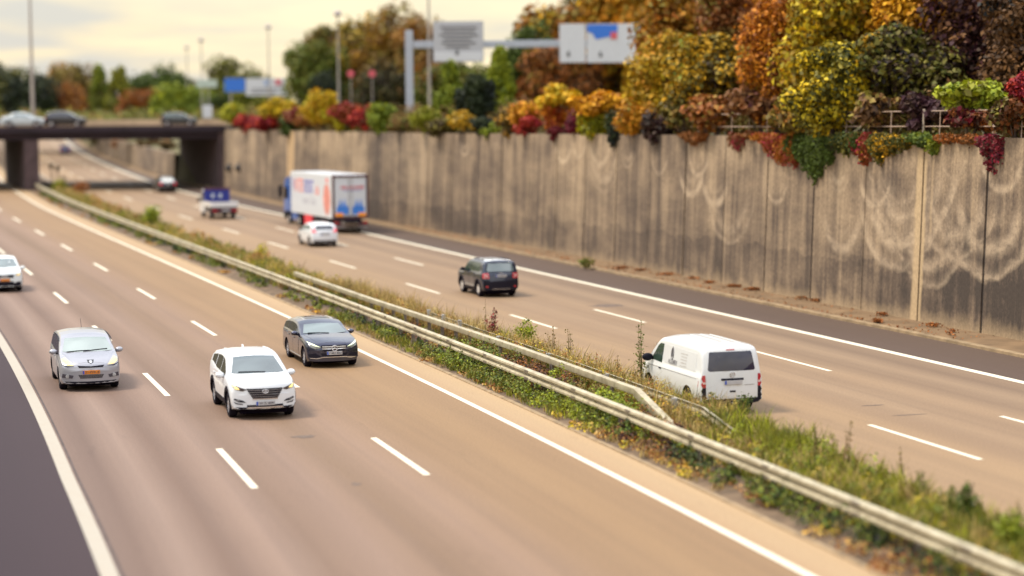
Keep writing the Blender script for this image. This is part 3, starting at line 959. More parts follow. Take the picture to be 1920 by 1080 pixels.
def car_body(name, S, mat, parent):
    """S: spec; x runs from the front bumper (0) to the tail (L); object space has +X forward, origin at mid length on the road"""
    Lc, W = S['L'], S['W'] / 2
    top, tum = S['top'], S.get('tumble', 0.22)
    soft = S.get('soft', 0.05)
    def topz(x):
        return sum(interp(top, x + k * soft / 2) for k in (-1.6, -0.8, 0, 0.8, 1.6)) / 5 if 0.08 < x < Lc - 0.08 else interp(top, x)
    belt, clr = S['belt'], S.get('clear', 0.2)
    cf, cr = S.get('front_bulge', 0.26), S.get('rear_bulge', 0.12)
    xs = sorted(set([0, 0.015, 0.04, 0.08, 0.13] + [round(x, 3) for x in np.arange(0.18, Lc - 0.16, 0.085)] +
                    [Lc - 0.13, Lc - 0.08, Lc - 0.04, Lc - 0.015, Lc] + [p[0] for p in top if 0.1 < p[0] < Lc - 0.1]))
    def bulge(x, y):
        q = (abs(y) / W) ** 2.3
        dx = 0
        if x < 1.0: dx += cf * q * ((1.0 - x) / 1.0) ** 1.5
        if x > Lc - 0.8: dx -= cr * q * ((x - Lc + 0.8) / 0.8) ** 1.5
        # cabin glass is bowed as well
        return dx
    def ring(x):
        zt = topz(x)
        wf = 1 - 0.05 * max(0, (0.55 - x) / 0.55) ** 2 - S.get('rear_narrow', 0.05) * max(0, (x - Lc + 0.5) / 0.5) ** 2
        w = W * wf
        zb = clr + 0.06 * max(0, (0.35 - x) / 0.35) + 0.08 * max(0, (x - Lc + 0.35) / 0.35)
        bz = min(interp(belt, x), zt - 0.05)
        h = zt - bz
        mid = zb + (bz - zb) * 0.55
        wb = w * 0.985 - 0.01
        wr = wb - max(0.0, tum * (h - 0.05)) - 0.02
        cc = min(0.16, h * 0.6)
        pts = [(0, zb), (w * 0.80, zb), (w * 0.93, zb + 0.02), (w * 0.975, zb + 0.10), (w * 0.995, zb + (mid - zb) * 0.55), (w, mid), (w * 0.997, mid + (bz - mid) * 0.6),
               (wb, bz - 0.015), (wb - 0.018, bz + 0.01)]
        for q in (0.25, 0.5, 0.75):
            zz = bz + 0.01 + (zt - cc - bz - 0.01) * q
            pts.append((wb - 0.018 - (wb - 0.018 - wr) * (zz - bz) / max(0.05, h), zz))
        wc = wb - 0.018 - (wb - 0.018 - wr) * (zt - cc - bz) / max(0.05, h)
        cw = min(0.20, max(0.06, cc * 1.5))
        pts += [(wc, zt - cc), (wc - cw * .10, zt - cc * .55), (wc - cw * .38, zt - cc * .18), (wc - cw, zt), (wc * 0.45, zt + S.get('crown', 0.035) * .8), (0, zt + S.get('crown', 0.035))]
        return pts
    vs, fs = [], []
    K = len(ring(1.0))
    full = 2 * K - 2
    for x in xs:
        r = ring(x)
        loop = [(y, z) for y, z in r] + [(-y, z) for y, z in r[-2:0:-1]]
        for y, z in loop: vs.append((Lc / 2 - (x + bulge(x, y)), y, z))
    for i in range(len(xs) - 1):
        for k in range(full):
            a, b_ = i * full + k, i * full + (k + 1) % full
            fs.append((a, b_, b_ + full, a + full))
    # bowed end caps
    for end, xi in ((0, 0), (1, len(xs) - 1)):
        r = ring(xs[xi])
        J = 9
        idx = []
        for k in range(K):
            y0, z0 = r[k]
            row = []
            for j in range(J + 1):
                if k in (0, K - 1):
                    row.append(xi * full + k); continue
                if j == 0: row.append(xi * full + k)
                elif j == J: row.append(xi * full + (full - k))
                else:
                    y = y0 * (1 - 2 * j / J)
                    vs.append((Lc / 2 - (xs[xi] + bulge(xs[xi], y)), y, z0)); row.append(len(vs) - 1)
            idx.append(row)
        for k in range(K - 1):
            for j in range(J):
                q = [idx[k][j], idx[k][j + 1], idx[k + 1][j + 1], idx[k + 1][j]]
                q = list(dict.fromkeys(q))
                if len(q) > 2: fs.append(tuple(q))
    me = bpy.data.meshes.new(name)
    me.from_pydata(vs, [], fs)
    bm = bmesh.new(); bm.from_mesh(me)
    bmesh.ops.remove_doubles(bm, verts=bm.verts, dist=0.0005)
    bmesh.ops.recalc_face_normals(bm, faces=bm.faces)
    bm.to_mesh(me); bm.free()
    me.materials.append(mat); me.materials.append(M_ARCH)
    o = bpy.data.objects.new(name, me)
    COL.objects.link(o)
    # wheel wells cut out of the body
    R = S['tyre'] + S.get('arch_gap', 0.055)
    mb = MB()
    for ax in S['axles']:
        for sgn in (1, -1):
            mb.lathe([(R, sgn * (W - 0.30)), (R, sgn * (W + 0.2))], 32, 'y', (Lc / 2 - ax, 0, S['tyre'] + 0.01))
    cut = mb.build('cutter', M_ARCH)
    md = o.modifiers.new('b', 'BOOLEAN'); md.operation = 'DIFFERENCE'; md.object = cut; md.solver = 'EXACT'
    try: md.material_mode = 'TRANSFER'
    except Exception: pass
    dg = bpy.context.evaluated_depsgraph_get()
    me2 = bpy.data.meshes.new_from_object(o.evaluated_get(dg))
    o.modifiers.clear(); o.data = me2
    bpy.data.objects.remove(cut, do_unlink=True)
    me2.polygons.foreach_set('use_smooth', [True] * len(me2.polygons))
    me2.set_sharp_from_angle(angle=rad(33))
    bm = bmesh.new(); bm.from_mesh(me2)
    tree = BVHTree.FromBMesh(bm); bm.free()
    o.parent = parent
    return o, tree, topz


def patch(tree, name, poly, axis, mat, parent, off=0.006, seg=0.10, lean=(0, 0), span=3.2, thick=0.02):
    """a panel cut to `poly` and laid on the body seen along `axis` (front/rear: poly in y,z; left/right: x,z; top: x,y)"""
    bm = bmesh.new()
    def to3(a, c):
        return {'front': (span, a, c), 'rear': (-span, a, c), 'left': (a, span, c), 'right': (a, -span, c), 'top': (a, c, span)}[axis]
    dirs = {'front': (-1, lean[0], lean[1]), 'rear': (1, lean[0], lean[1]), 'left': (lean[0], -1, lean[1]), 'right': (lean[0], 1, lean[1]), 'top': (lean[0], lean[1], -1)}
    d = Vector(dirs[axis]).normalized()
    vs = [bm.verts.new(to3(*p)) for p in poly]
    f = bm.faces.new(vs)
    bmesh.ops.triangulate(bm, faces=[f])
    for _ in range(5):
        es = [e for e in bm.edges if e.calc_length() > seg]
        if not es: break
        bmesh.ops.subdivide_edges(bm, edges=es, cuts=1)
        bmesh.ops.triangulate(bm, faces=[q for q in bm.faces if len(q.verts) > 3])
    bm.verts.index_update()
    back = []
    outn = -d
    glass = 'window' in name or 'windscreen' in name
    if glass:      # window glass: one smooth curved pane fitted to the body
        for v in bm.verts:
            h_ = tree.ray_cast(v.co, d)[0]
            if h_ is not None: v.co = h_
        k = {'front': 0, 'rear': 0, 'left': 1, 'right': 1, 'top': 2}[axis]
        ia, ib = [q for q in (0, 1, 2) if q != k]
        co_ = np.array([v.co[:] for v in bm.verts])
        a_, c_ = co_[:, ia], co_[:, ib]
        A_ = np.stack([np.ones_like(a_), a_, c_, a_ * a_, c_ * c_, a_ * c_, a_ ** 2 * c_, a_ ** 4], 1)
        fit_ = A_ @ np.linalg.lstsq(A_, co_[:, k], rcond=None)[0]
        sg_ = 1 if outn[k] > 0 else -1
        push = min(0.02, max(0.0, float(np.max((co_[:, k] - fit_) * sg_)))) + 0.004
        for v, f_ in zip(bm.verts, fit_): v.co[k] = f_ + sg_ * push
    for v in bm.verts:
        src = v.co.copy()
        # start on the plane but allow for lean
        hit = tree.ray_cast(src - d * 0.0, d)
        p = src if glass else hit[0]
        if p is None:
            p = tree.find_nearest(src + d * (span - 1.0))[0]
        v.co = p + outn * (0.0 if glass else off)
        back.append(p - outn * (thick + (0.02 if glass else 0)))
    n = len(bm.verts)
    verts = [v.co.copy() for v in bm.verts] + back
    faces = [tuple(v.index for v in q.verts) for q in bm.faces]
    for e in bm.edges:
        if e.is_boundary:
            a, b_ = e.verts[0].index, e.verts[1].index
            faces.append((a, b_, b_ + n, a + n))
    bm.free()
    mb = MB(); mb.add(verts, faces)
    o = mb.build(name, mat, parent, smooth=True)
    return o


def mirror(poly): return [(-a, c) for a, c in poly]


def hit(tree, axis, a, c, span=3.2):
    src = {'front': (span, a, c), 'rear': (-span, a, c), 'left': (a, span, c), 'right': (a, -span, c)}[axis]
    d = {'front': (-1, 0, 0), 'rear': (1, 0, 0), 'left': (0, -1, 0), 'right': (0, 1, 0)}[axis]
    p = tree.ray_cast(Vector(src), Vector(d))[0]
    return p if p is not None else tree.find_nearest(Vector(src) * 0.6)[0]


def lettering(text, parent, mat, width, height, origin, xdir, ydir, name='lettering', depth=0.004, shear=0.0, font_scale=None):
    cu = bpy.data.curves.new(name, 'FONT'); cu.body = text; cu.size = 1.0; cu.extrude = 0.0; cu.align_x = 'CENTER'; cu.align_y = 'CENTER'; cu.shear = shear; cu.offset = 0.012
    to = bpy.data.objects.new(name, cu); COL.objects.link(to)
    dg = bpy.context.evaluated_depsgraph_get()
    me = bpy.data.meshes.new_from_object(to.evaluated_get(dg))
    bpy.data.objects.remove(to, do_unlink=True)
    co = np.array([v.co[:] for v in me.vertices])
    if len(co) == 0: return None
    mn, mx = co.min(0), co.max(0)
    X, Y = Vector(xdir).normalized(), Vector(ydir).normalized()
    Z = X.cross(Y)
    cen = (mn + mx) / 2
    for v in me.vertices:
        a = (v.co.x - cen[0]) / max(1e-6, mx[0] - mn[0]) * width
        c_ = (v.co.y - cen[1]) / max(1e-6, mx[1] - mn[1]) * height
        v.co = Vector(origin) + X * a + Y * c_ + Z * depth
    me.materials.clear(); me.materials.append(mat)
    return link(bpy.data.objects.new(name, me), parent)


def plate(tree, parent, axis, z, text, kind='de', y=0.0, w=0.52, h=0.115, yellow=False, tilt=0.0, name='number_plate'):
    sg = 1 if axis == 'front' else -1
    p = hit(tree, axis, y, z)
    x = p.x + sg * 0.03
    mb = MB(); mb.box((x, y, z), (0.02, w, h), bevel=0.006)
    o = mb.build(name, M_PLATEY if yellow else M_PLATE, parent)
    # seen from outside, the left edge is at -y*sg ... blue band at the reader's left
    left = -sg
    mb = MB(); mb.box((x + sg * 0.0115, y + left * (w / 2 - 0.028), z), (0.004, 0.05, h - 0.012)); mb.build('blue_band', M_PLATEB, o)
    if text:
        lettering(text, o, M_INKD, w * 0.80, h * 0.60, (x + sg * 0.011, y - left * 0.028, z), (0, sg, 0), (0, 0, 1), depth=0.003)
    return o


def wheel(parent, x, y, r, w, rim_mat, style=5, rim_r=0.68):
    sg = 1 if y > 0 else -1
    mb = MB()
    q = w / 2
    mb.lathe([(r * 0.62, -q), (r * 0.90, -q), (r * 0.975, -q * .78), (r, -q * .4), (r, q * .4), (r * 0.975, q * .78), (r * 0.90, q), (r * 0.62, q)], 36, 'y', (x, y - sg * q, r), False)
    t = mb.build('wheel', M_TYRE, parent, True)
    mb = MB()
    R = r * rim_r
    yo = y - sg * 0.012
    mb.lathe([(R, yo - sg * 0.09), (R * 1.03, yo), (R * 0.94, yo - sg * 0.004), (R * 0.90, yo - sg * 0.05)], 32, 'y', (x, 0, r))
    for k in range(style):
        a0 = 2 * math.pi * k / style + 0.3
        for da in ((-0.13, 0.13) if style == 5 else (0,)):
            a = a0 + da
            c_, s_ = math.cos(a), math.sin(a)
            m4 = Matrix.Translation((x, yo - sg * 0.02, r)) @ Matrix.Rotation(-a, 4, 'Y')
            mb.box((R * 0.52, 0, 0), (R * 0.86, 0.03, r * (0.085 if style == 5 else 0.13)), m=m4, bevel=0.006)
    mb.lathe([(R * 0.22, yo - sg * 0.04), (R * 0.22, yo - sg * 0.002), (0, yo)], 16, 'y', (x, 0, r))
    mb.build('rim', rim_mat, t, True)
    mb = MB(); mb.lathe([(R * 0.97, yo - sg * 0.075), (0, yo - sg * 0.075)], 24, 'y', (x, 0, r)); mb.build('brake_disc', M_ARCH, t)
    return t


def mirror_part(parent, x, y, z, mat, s=1.0):
    sg = 1 if y > 0 else -1
    bm = bmesh.new(); bmesh.ops.create_uvsphere(bm, u_segments=16, v_segments=10, radius=1.0)
    for v in bm.verts:
        v.co = Vector((v.co.x * 0.10 * s if v.co.x > 0 else v.co.x * 0.045 * s, v.co.y * 0.125 * s, v.co.z * 0.085 * s)) + Vector((x, y + sg * 0.10 * s, z))
    bm.verts.index_update()
    mb = MB(); mb.add([v.co.copy() for v in bm.verts], [tuple(v.index for v in f.verts) for f in bm.faces]); bm.free()
    o = mb.build('side_mirror', mat, parent, True)
    mb = MB(); mb.tube([(x + 0.0, y - sg * 0.06, z - 0.06), (x, y + sg * 0.04, z - 0.05)], 0.03, 6); mb.build('mirror_arm', M_TRIM, o)
    return o


def side_windows(tree, S, topz, root, cuts, mat, inset_top=0.10, both=True, x0=None, x1=None, base=0.03):
    """glass between the pillars; cuts are x positions from the front bumper"""
    Lc = S['L']
    lo, hi = (x0 or cuts[0]), (x1 or cuts[-1])
    for a, e in zip(cuts[:-1], cuts[1:]):
        a2, e2 = a + 0.035, e - 0.035
        up, dn = [], []
        n = 10
        for i in range(n + 1):
            x = a2 + (e2 - a2) * i / n
            zb = interp(S['belt'], x) + base
            zt = topz(x) - inset_top
            if zt > zb + 0.03:
                up.append((Lc / 2 - x, zt)); dn.append((Lc / 2 - x, zb))
        if len(up) < 2: continue
        poly = up + dn[::-1]
        for side in (('left', 'right') if both else ('left',)):
            patch(tree, 'side_window', poly, side, mat, root, 0.006, 0.22)


def doors(tree, S, root, cuts, mat, zlo, side_list=('left', 'right')):
    Lc = S['L']
    for a, e in zip(cuts[:-1], cuts[1:]):
        for side in side_list:
            zb = interp(S['belt'], (a + e) / 2) - 0.02
            xa, xe = Lc / 2 - a - 0.012, Lc / 2 - e + 0.012
            poly = [(xa, zlo), (xe, zlo), (xe, zb), (xa, zb)]
            for ax in S['axles']:
                cx = Lc / 2 - ax; R = S['tyre'] + 0.13
                if xe < cx + R and xa > cx + R:      # front wheel arch never reaches here; rear arch notches the door
                    poly = [(xa, zlo), (max(xe, cx + R), zlo), (max(xe, cx + R * .75), S['tyre'] + R * .75), (xe, min(zb - 0.1, S['tyre'] + R)), (xe, zb), (xa, zb)]
            o = patch(tree, 'door', poly, side, mat, root, 0.007, 0.3, thick=0.01)
            sg = 1 if side == 'left' else -1
            p = hit(tree, side, xe + 0.17, zb - 0.10)
            mb = MB(); mb.box((p.x, p.y + sg * 0.02, p.z), (0.18, 0.03, 0.035), bevel=0.01); mb.build('door_handle', mat, o)


def arch_trim(tree, S, root, mat, w=0.105):
    Lc = S['L']
    for ax in S['axles']:
        for side in ('left', 'right'):
            cx, cz = Lc / 2 - ax, S['tyre'] + 0.01
            R = S['tyre'] + S.get('arch_gap', 0.055)
            n = 16
            a = [math.pi * (-0.06 + 1.12 * i / n) for i in range(n + 1)]
            poly = [(cx + math.cos(q) * (R + w), cz + math.sin(q) * (R + w)) for q in a] + [(cx + math.cos(q) * (R + 0.003), cz + math.sin(q) * (R + 0.003)) for q in a[::-1]]
            vs, n2 = [], len(a)
            out = []
            for (px_, pz_) in poly:
                p = hit(tree, side, px_, max(pz_, S.get('clear', .2) + .03))
                out.append(p)
            sg = 1 if side == 'left' else -1
            mb = MB()
            vo = [Vector((p.x, p.y + sg * 0.014, pz)) for p, (_, pz) in zip(out, poly)]
            vi = [Vector((p.x, p.y - sg * 0.05, pz)) for p, (_, pz) in zip(out, poly)]
            fs = []
            m_ = len(poly)
            for i in range(n2 - 1):
                fs.append((i, i + 1, m_ - 2 - i, m_ - 1 - i))
            for i in range(m_):
                fs.append((i, (i + 1) % m_, m_ + (i + 1) % m_, m_ + i))
            mb.add(vo + vi, fs)
            mb.build('wheel_arch', mat, root, True)


def band(tree, name, root, axis, z0, z1, y, mat, off=0.008):
    return patch(tree, name, [(-y, z0), (y, z0), (y, z1), (-y, z1)], axis, mat, root, off, 0.12)


def sill(tree, S, root, mat, h=0.19):
    Lc = S['L']
    a, e = S['axles'][0] + S['tyre'] + 0.1, S['axles'][1] - S['tyre'] - 0.1
    for side in ('left', 'right'):
        z0 = S.get('clear', 0.2) + 0.03
        patch(tree, 'sill', [(Lc / 2 - a, z0), (Lc / 2 - e, z0), (Lc / 2 - e, z0 + h), (Lc / 2 - a, z0 + h)], side, mat, root, 0.012, 0.3)


CAR_SCALE = 0.955


def heading(t, oncoming):
    _, n, tt = frame(t)
    d = -tt if oncoming else tt
    return math.atan2(d.y, d.x)


def car_root(name, label, cat, t, d, oncoming, S, scale=CAR_SCALE, yaw=0.0, z=0.0, group=None):
    p = P(t, d, z)
    r = empty(name, p, heading(t, oncoming) + yaw, scale)
    tag(r, label, cat, group)
    return r


def wheels(root, S, rim_mat, style=5, w=0.225, rim_r=0.68):
    Lc = S['L']
    z0, z1 = 0.15, S.get('clear', 0.2) + 0.12
    MB().box((0, 0, (z0 + z1) / 2), (Lc - 0.55, S['W'] * 0.70, z1 - z0), bevel=0.03).build('underbody_light_block', M_ARCH, root)  # belly box added to block light and darken the road beneath
    for ax in S['axles']:
        for sg in (1, -1):
            wheel(root, Lc / 2 - ax, sg * (S['W'] / 2 - 0.03), S['tyre'], w, rim_mat, style, rim_r)


def windscreen(tree, S, root, mat, x_base, x_top, topz, wb=0.80, wt=0.63, name='windscreen', axis='front', zi=(0.03, 0.05)):
    zb, zt = topz(x_base) + zi[0], topz(x_top) - zi[1]
    W = S['W'] / 2
    poly = [(-W * wb, zb), (-W * wb * .5, zb - 0.01), (0, zb - 0.014), (W * wb * .5, zb - 0.01), (W * wb, zb), (W * wt, zt), (W * wt * .5, zt + 0.02), (0, zt + 0.028), (-W * wt * .5, zt + 0.02), (-W * wt, zt)]
    o = patch(tree, name, poly, axis, mat, root, 0.006, 0.14)
    return o


def wiper(tree, root, axis, y0, z0, y1, z1):
    a, e = hit(tree, axis, y0, z0), hit(tree, axis, y1, z1)
    MB().tube([a + Vector((0.02, 0, 0.02)), (a + e) / 2 + Vector((0.03, 0, 0.03)), e + Vector((0.02, 0, 0.02))], 0.012, 5).build('wiper', M_TRIM, root)


def roof_rails(tree, S, root, mat, x0, x1, topz, y, zoff=0.035):
    Lc = S['L']
    for sg in (1, -1):
        pts = []
        for i in range(9):
            x = x0 + (x1 - x0) * i / 8
            e = 0.0 if 0 < i < 8 else -0.05
            pts.append((Lc / 2 - x, sg * y, topz(x) - 0.02 + zoff + e))
        MB().tube(pts, 0.022, 6).build('roof_rail', mat, root, True)


def fin(root, x, z, mat):
    mb = MB(); mb.prism([(0.09, 0), (-0.09, 0), (-0.09, 0.075), (-0.05, 0.08)], lambda a, b_, h: (x + a, h, z + b_), -0.02, 0.02); mb.build('roof_fin', mat, root)


# ---- white sport-utility car, nearest in the middle lane
P_WHITE = paint('white_paint', (0.72, 0.745, 0.78), 0.3, dirt=0.45)
S = dict(L=4.475, W=1.85, tyre=0.35, axles=(0.88, 3.55), clear=0.25, tumble=0.36, front_bulge=0.30, rear_bulge=0.16,
         top=[(0, .70), (.02, .88), (.08, .965), (.3, 1.03), (.7, 1.085), (1.12, 1.135), (1.55, 1.37), (2.0, 1.575), (2.25, 1.63), (2.7, 1.655), (3.4, 1.63), (3.85, 1.57), (4.05, 1.5), (4.33, 1.12), (4.43, 1.0), (4.475, .80)],
         belt=[(0, .8), (.6, .98), (1.2, 1.06), (3.0, 1.13), (3.7, 1.24), (4.475, 1.22)])
R_ = car_root('sport_utility_car', 'white sport utility car with dark slatted grille, nearest car of all', 'car', *TD(-7.10, 53.3), True, S)
B, T, tz = car_body('body', S, P_WHITE, R_)
windscreen(T, S, R_, G_MID, 1.15, 2.1, tz, 0.80, 0.62)
side_windows(T, S, tz, R_, [1.45, 2.35, 3.2, 3.85], G_DARK, 0.13)
doors(T, S, R_, [1.32, 2.35, 3.35], P_WHITE, 0.45)
band(T, 'lower_bumper', R_, 'front', 0.235, 0.36, 0.80, M_TRIM, 0.012)
patch(T, 'skid_plate', [(-.52, .33), (.52, .33), (.46, .37), (-.46, .37)], 'front', M_CHROME, R_, 0.022)
gr = patch(T, 'grille', [(-.50, .87), (.50, .87), (.47, .80), (.34, .595), (-.34, .595), (-.47, .80)], 'front', M_TRIM, R_, 0.010)
for z, w_ in ((.64, .365), (.70, .405), (.76, .44), (.82, .47)):
    patch(T, 'chrome_slat', [(-w_, z), (w_, z), (w_ + .006, z + .014), (-w_ - .006, z + .014)], 'front', M_RIMD, gr, 0.022)
patch(T, 'chrome_frame', [(-.34, .575), (.34, .575), (.35, .60), (-.35, .60)], 'front', M_CHROME, gr, 0.024)
h0 = hit(T, 'front', 0, .795)
mb = MB(); bmm = [(0.085 * math.cos(2 * math.pi * k / 20), 0.047 * math.sin(2 * math.pi * k / 20)) for k in range(21)]
mb.tube([(h0.x + .04, y, .795 + z) for y, z in bmm], 0.011, 6); mb.tube([(h0.x + .04, -.035, .765), (h0.x + .04, -.02, .825)], .01, 6); mb.tube([(h0.x + .04, .02, .765), (h0.x + .04, .035, .825)], .01, 6); mb.tube([(h0.x + .04, -.03, .79), (h0.x + .04, .03, .80)], .01, 6)
mb.build('emblem', M_CHROME, R_, True)
for q in (lambda a: a, mirror):
    hl = patch(T, 'headlight', q([(.49, .845), (.60, .80), (.80, .845), (.875, .93), (.84, .975), (.70, .915)]), 'front', plain('headlight_dark', (0.05, 0.035, 0.04), .15, coat=.8), R_, 0.010)
    patch(T, 'lamp', q([(.68, .845), (.79, .855), (.855, .925), (.83, .955), (.72, .895)]), 'front', M_LAMPON, hl, 0.02)
    lf = patch(T, 'fog_lamp_housing', q([(.52, .49), (.60, .545), (.82, .60), (.835, .565), (.72, .50)]), 'front', M_TRIM, R_, 0.010)
    patch(T, 'fog_lamp', q([(.60, .43), (.78, .445), (.84, .51), (.76, .475), (.62, .455)]), 'front', M_TRIM, R_, 0.010)
    patch(T, 'fog_lens', q([(.68, .525), (.77, .55), (.77, .57), (.69, .55)]), 'front', M_LAMP, lf, 0.018)
band(T, 'lower_intake', R_, 'front', .37, .425, .50, M_TRIM, 0.010)
plate(T, R_, 'front', .47, 'WI TL 409H')
arch_trim(T, S, R_, M_TRIM); sill(T, S, R_, M_TRIM)
wheels(R_, S, M_RIM)
for sg in (1, -1): mirror_part(R_, S['L'] / 2 - 1.58, sg * .90, 1.10, P_WHITE, 1.05)
roof_rails(T, S, R_, P_WHITE, 2.2, 3.7, tz, .56); fin(R_, S['L'] / 2 - 3.75, tz(3.75) + .03, P_WHITE)
wiper(T, R_, 'front', -.55, 1.19, .2, 1.175)
for q in (lambda a: a, mirror): patch(T, 'tail_light', q([(.5, .98), (.85, 1.02), (.85, 1.10), (.52, 1.06)]), 'rear', M_TAIL, R_, .01)
patch(T, 'rear_window', [(-.62, 1.17), (.62, 1.17), (.54, 1.46), (-.54, 1.46)], 'rear', G_DARK, R_)

bonnet = lambda T, S, R_, m, a, e, w0, w1: patch(T, 'bonnet', [(S['L'] / 2 - a, -w0), (S['L'] / 2 - a, w0), (S['L'] / 2 - e, w1), (S['L'] / 2 - e, -w1)], 'top', m, R_, .006, .2, thick=.012)
bonnet(T, S, R_, P_WHITE, .20, 1.08, .56, .78)

# ---- silver people carrier
P_SILVER = paint('silver_paint', (0.36, 0.36, 0.40), 0.28, 0.35, dirt=0.4)
S = dict(L=4.53, W=1.84, tyre=0.33, axles=(0.93, 3.66), clear=0.19, tumble=0.26, front_bulge=0.34, rear_bulge=0.12, crown=0.05,
         top=[(0, .62), (.02, .74), (.06, .80), (.3, .93), (.65, 1.03), (.98, 1.10), (1.5, 1.33), (1.95, 1.51), (2.2, 1.56), (2.8, 1.59), (3.6, 1.575), (4.1, 1.52), (4.3, 1.43), (4.47, 1.05), (4.53, .7)],
         belt=[(0, .75), (.6, .95), (1.2, 1.02), (3.5, 1.07), (4.53, 1.1)])
R_ = car_root('people_carrier', 'silver people carrier with an orange number plate and lit headlights', 'car', *TD(-12.92, 59.16), True, S)
B, T, tz = car_body('body', S, P_SILVER, R_)
windscreen(T, S, R_, G_PALE, 1.0, 2.02, tz, 0.83, 0.68)
side_windows(T, S, tz, R_, [1.3, 1.75, 2.55, 3.4, 4.15], G_DARK, 0.12)
doors(T, S, R_, [1.35, 2.45, 3.4], P_SILVER, 0.35)
patch(T, 'upper_grille', [(-.36, .735), (.36, .735), (.40, .80), (0, .775), (-.40, .80)], 'front', M_TRIM, R_, 0.010)
lg = patch(T, 'lower_grille', [(-.38, .52), (.38, .52), (.33, .41), (-.33, .41)], 'front', plain('grille_grey', (0.03, 0.026, 0.036), .5), R_, 0.010)
for z in (.44, .475, .505): patch(T, 'grille_bar', [(-.34, z), (.34, z), (.345, z + .008), (-.345, z + .008)], 'front', M_RIMD, lg, 0.018)
for q in (lambda a: a, mirror):
    patch(T, 'headlight', q([(.50, .795), (.70, .80), (.86, .88), (.86, 1.02), (.78, 1.06), (.66, .95)]), 'front', plain('headlight_glow', (.45, .40, .30), .15, coat=.6, emit=(1, .66, .24), estr=.2), R_, 0.012)
    patch(T, 'lamp', q([(.55, .815), (.70, .82), (.83, .89), (.82, .98), (.70, .93)]), 'front', M_LAMPON, R_, 0.022)
    patch(T, 'lamp_underline', q([(.50, .775), (.70, .755), (.85, .81), (.85, .835), (.70, .785)]), 'front', M_TRIM, R_, 0.014)
    fh = patch(T, 'fog_lamp_housing', q([(.52, .50), (.84, .55), (.86, .43), (.56, .41)]), 'front', plain('bumper_grey', (0.05, 0.042, 0.055), .5), R_, 0.010)
    c = hit(T, 'front', q([(.70, .475)])[0][0], .475)
    mb = MB(); mb.lathe([(.055, c.x - .03), (.06, c.x + .03), (.045, c.x + .035), (0, c.x + .03)], 16, 'x', (0, q([(.70, 0)])[0][0], .475)); mb.build('fog_lamp', M_LAMP, fh, True)
h0 = hit(T, 'front', 0, .90)
em = patch(T, 'emblem', [(-.105, .955), (.105, .955), (.085, .885), (0, .845), (-.085, .885)], 'front', M_SIGNK, R_, 0.012)
patch(T, 'emblem_figure', [(-.03, .945), (.03, .945), (.055, .905), (.03, .90), (.035, .87), (-.01, .865), (-.05, .90)], 'front', M_CHROME, em, 0.022)
plate(T, R_, 'front', .60, '51-PVK-8', yellow=True)
band(T, 'lower_bumper', R_, 'front', .20, .315, .78, M_TRIM, 0.008)
wheels(R_, S, M_RIMD)
for sg in (1, -1): mirror_part(R_, S['L'] / 2 - 1.50, sg * .91, 1.10, P_SILVER if sg > 0 else P_SILVER, 1.0)
MB().tube([(S['L'] / 2 - 3.9, .08, tz(3.9)), (S['L'] / 2 - 4.25, .08, tz(3.9) + .30)], .007, 5).build('aerial', M_TRIM, R_)
wiper(T, R_, 'front', -.15, 1.13, .60, 1.17); wiper(T, R_, 'front', -.65, 1.12, .05, 1.15)
for sg in (1, -1):
    MB().tube([(S['L'] / 2 - x, sg * (.905 - .26 * (tz(x) - .09 - 1.05)), tz(x) - .09 + .005) for x in (1.9, 2.2, 2.6, 3.2, 3.8)], .016, 5).build('roof_seam', M_TRIM, R_)
for q in (lambda a: a, mirror): patch(T, 'tail_light', q([(.62, .9), (.86, .9), (.80, 1.35), (.70, 1.3)]), 'rear', M_TAIL, R_, .01)
patch(T, 'rear_window', [(-.62, 1.1), (.62, 1.1), (.56, 1.5), (-.56, 1.5)], 'rear', G_DARK, R_)

bonnet(T, S, R_, P_SILVER, .14, .95, .50, .78)

# ---- dark blue-grey estate car
P_NAVY = paint('dark_grey_blue_paint', (0.030, 0.033, 0.066), 0.26, 0.7, coat=1.0, dirt=0.25)
S = dict(L=4.70, W=1.81, tyre=0.325, axles=(0.80, 3.64), clear=0.17, tumble=0.34, front_bulge=0.32, rear_bulge=0.18, crown=0.045,
         top=[(0, .60), (.02, .72), (.06, .775), (.2, .83), (.7, .915), (1.42, 1.00), (1.85, 1.18), (2.22, 1.32), (2.5, 1.375), (3.0, 1.40), (3.7, 1.38), (4.15, 1.32), (4.32, 1.25), (4.55, 1.0), (4.65, .9), (4.70, .6)],
         belt=[(0, .7), (.6, .86), (1.4, .95), (3.6, 1.0), (4.7, 1.0)])
R_ = car_root('estate_car', 'dark blue grey estate car with a chrome star grille beside the median', 'car', *TD(-6.32, 64.36), True, S)
B, T, tz = car_body('body', S, P_NAVY, R_)
windscreen(T, S, R_, G_GREY, 1.45, 2.3, tz, 0.82, 0.66)
side_windows(T, S, tz, R_, [1.75, 2.55, 3.45, 4.25], G_DARK, 0.10)
doors(T, S, R_, [1.55, 2.5, 3.4], P_NAVY, 0.32)
gr = patch(T, 'grille', [(-.42, .765), (.42, .765), (.44, .70), (.34, .555), (-.34, .555), (-.44, .70)], 'front', M_TRIM, R_, 0.008)
for z in (.635, .70): patch(T, 'chrome_slat', [(-.40, z), (.40, z), (.40, z + .03), (-.40, z + .03)], 'front', M_CHROME, gr, 0.018)
h0 = hit(T, 'front', 0, .665)
mb = MB(); mb.tube([(h0.x + .045, .095 * math.cos(2 * math.pi * k / 24), .665 + .095 * math.sin(2 * math.pi * k / 24)) for k in range(25)], .012, 6)
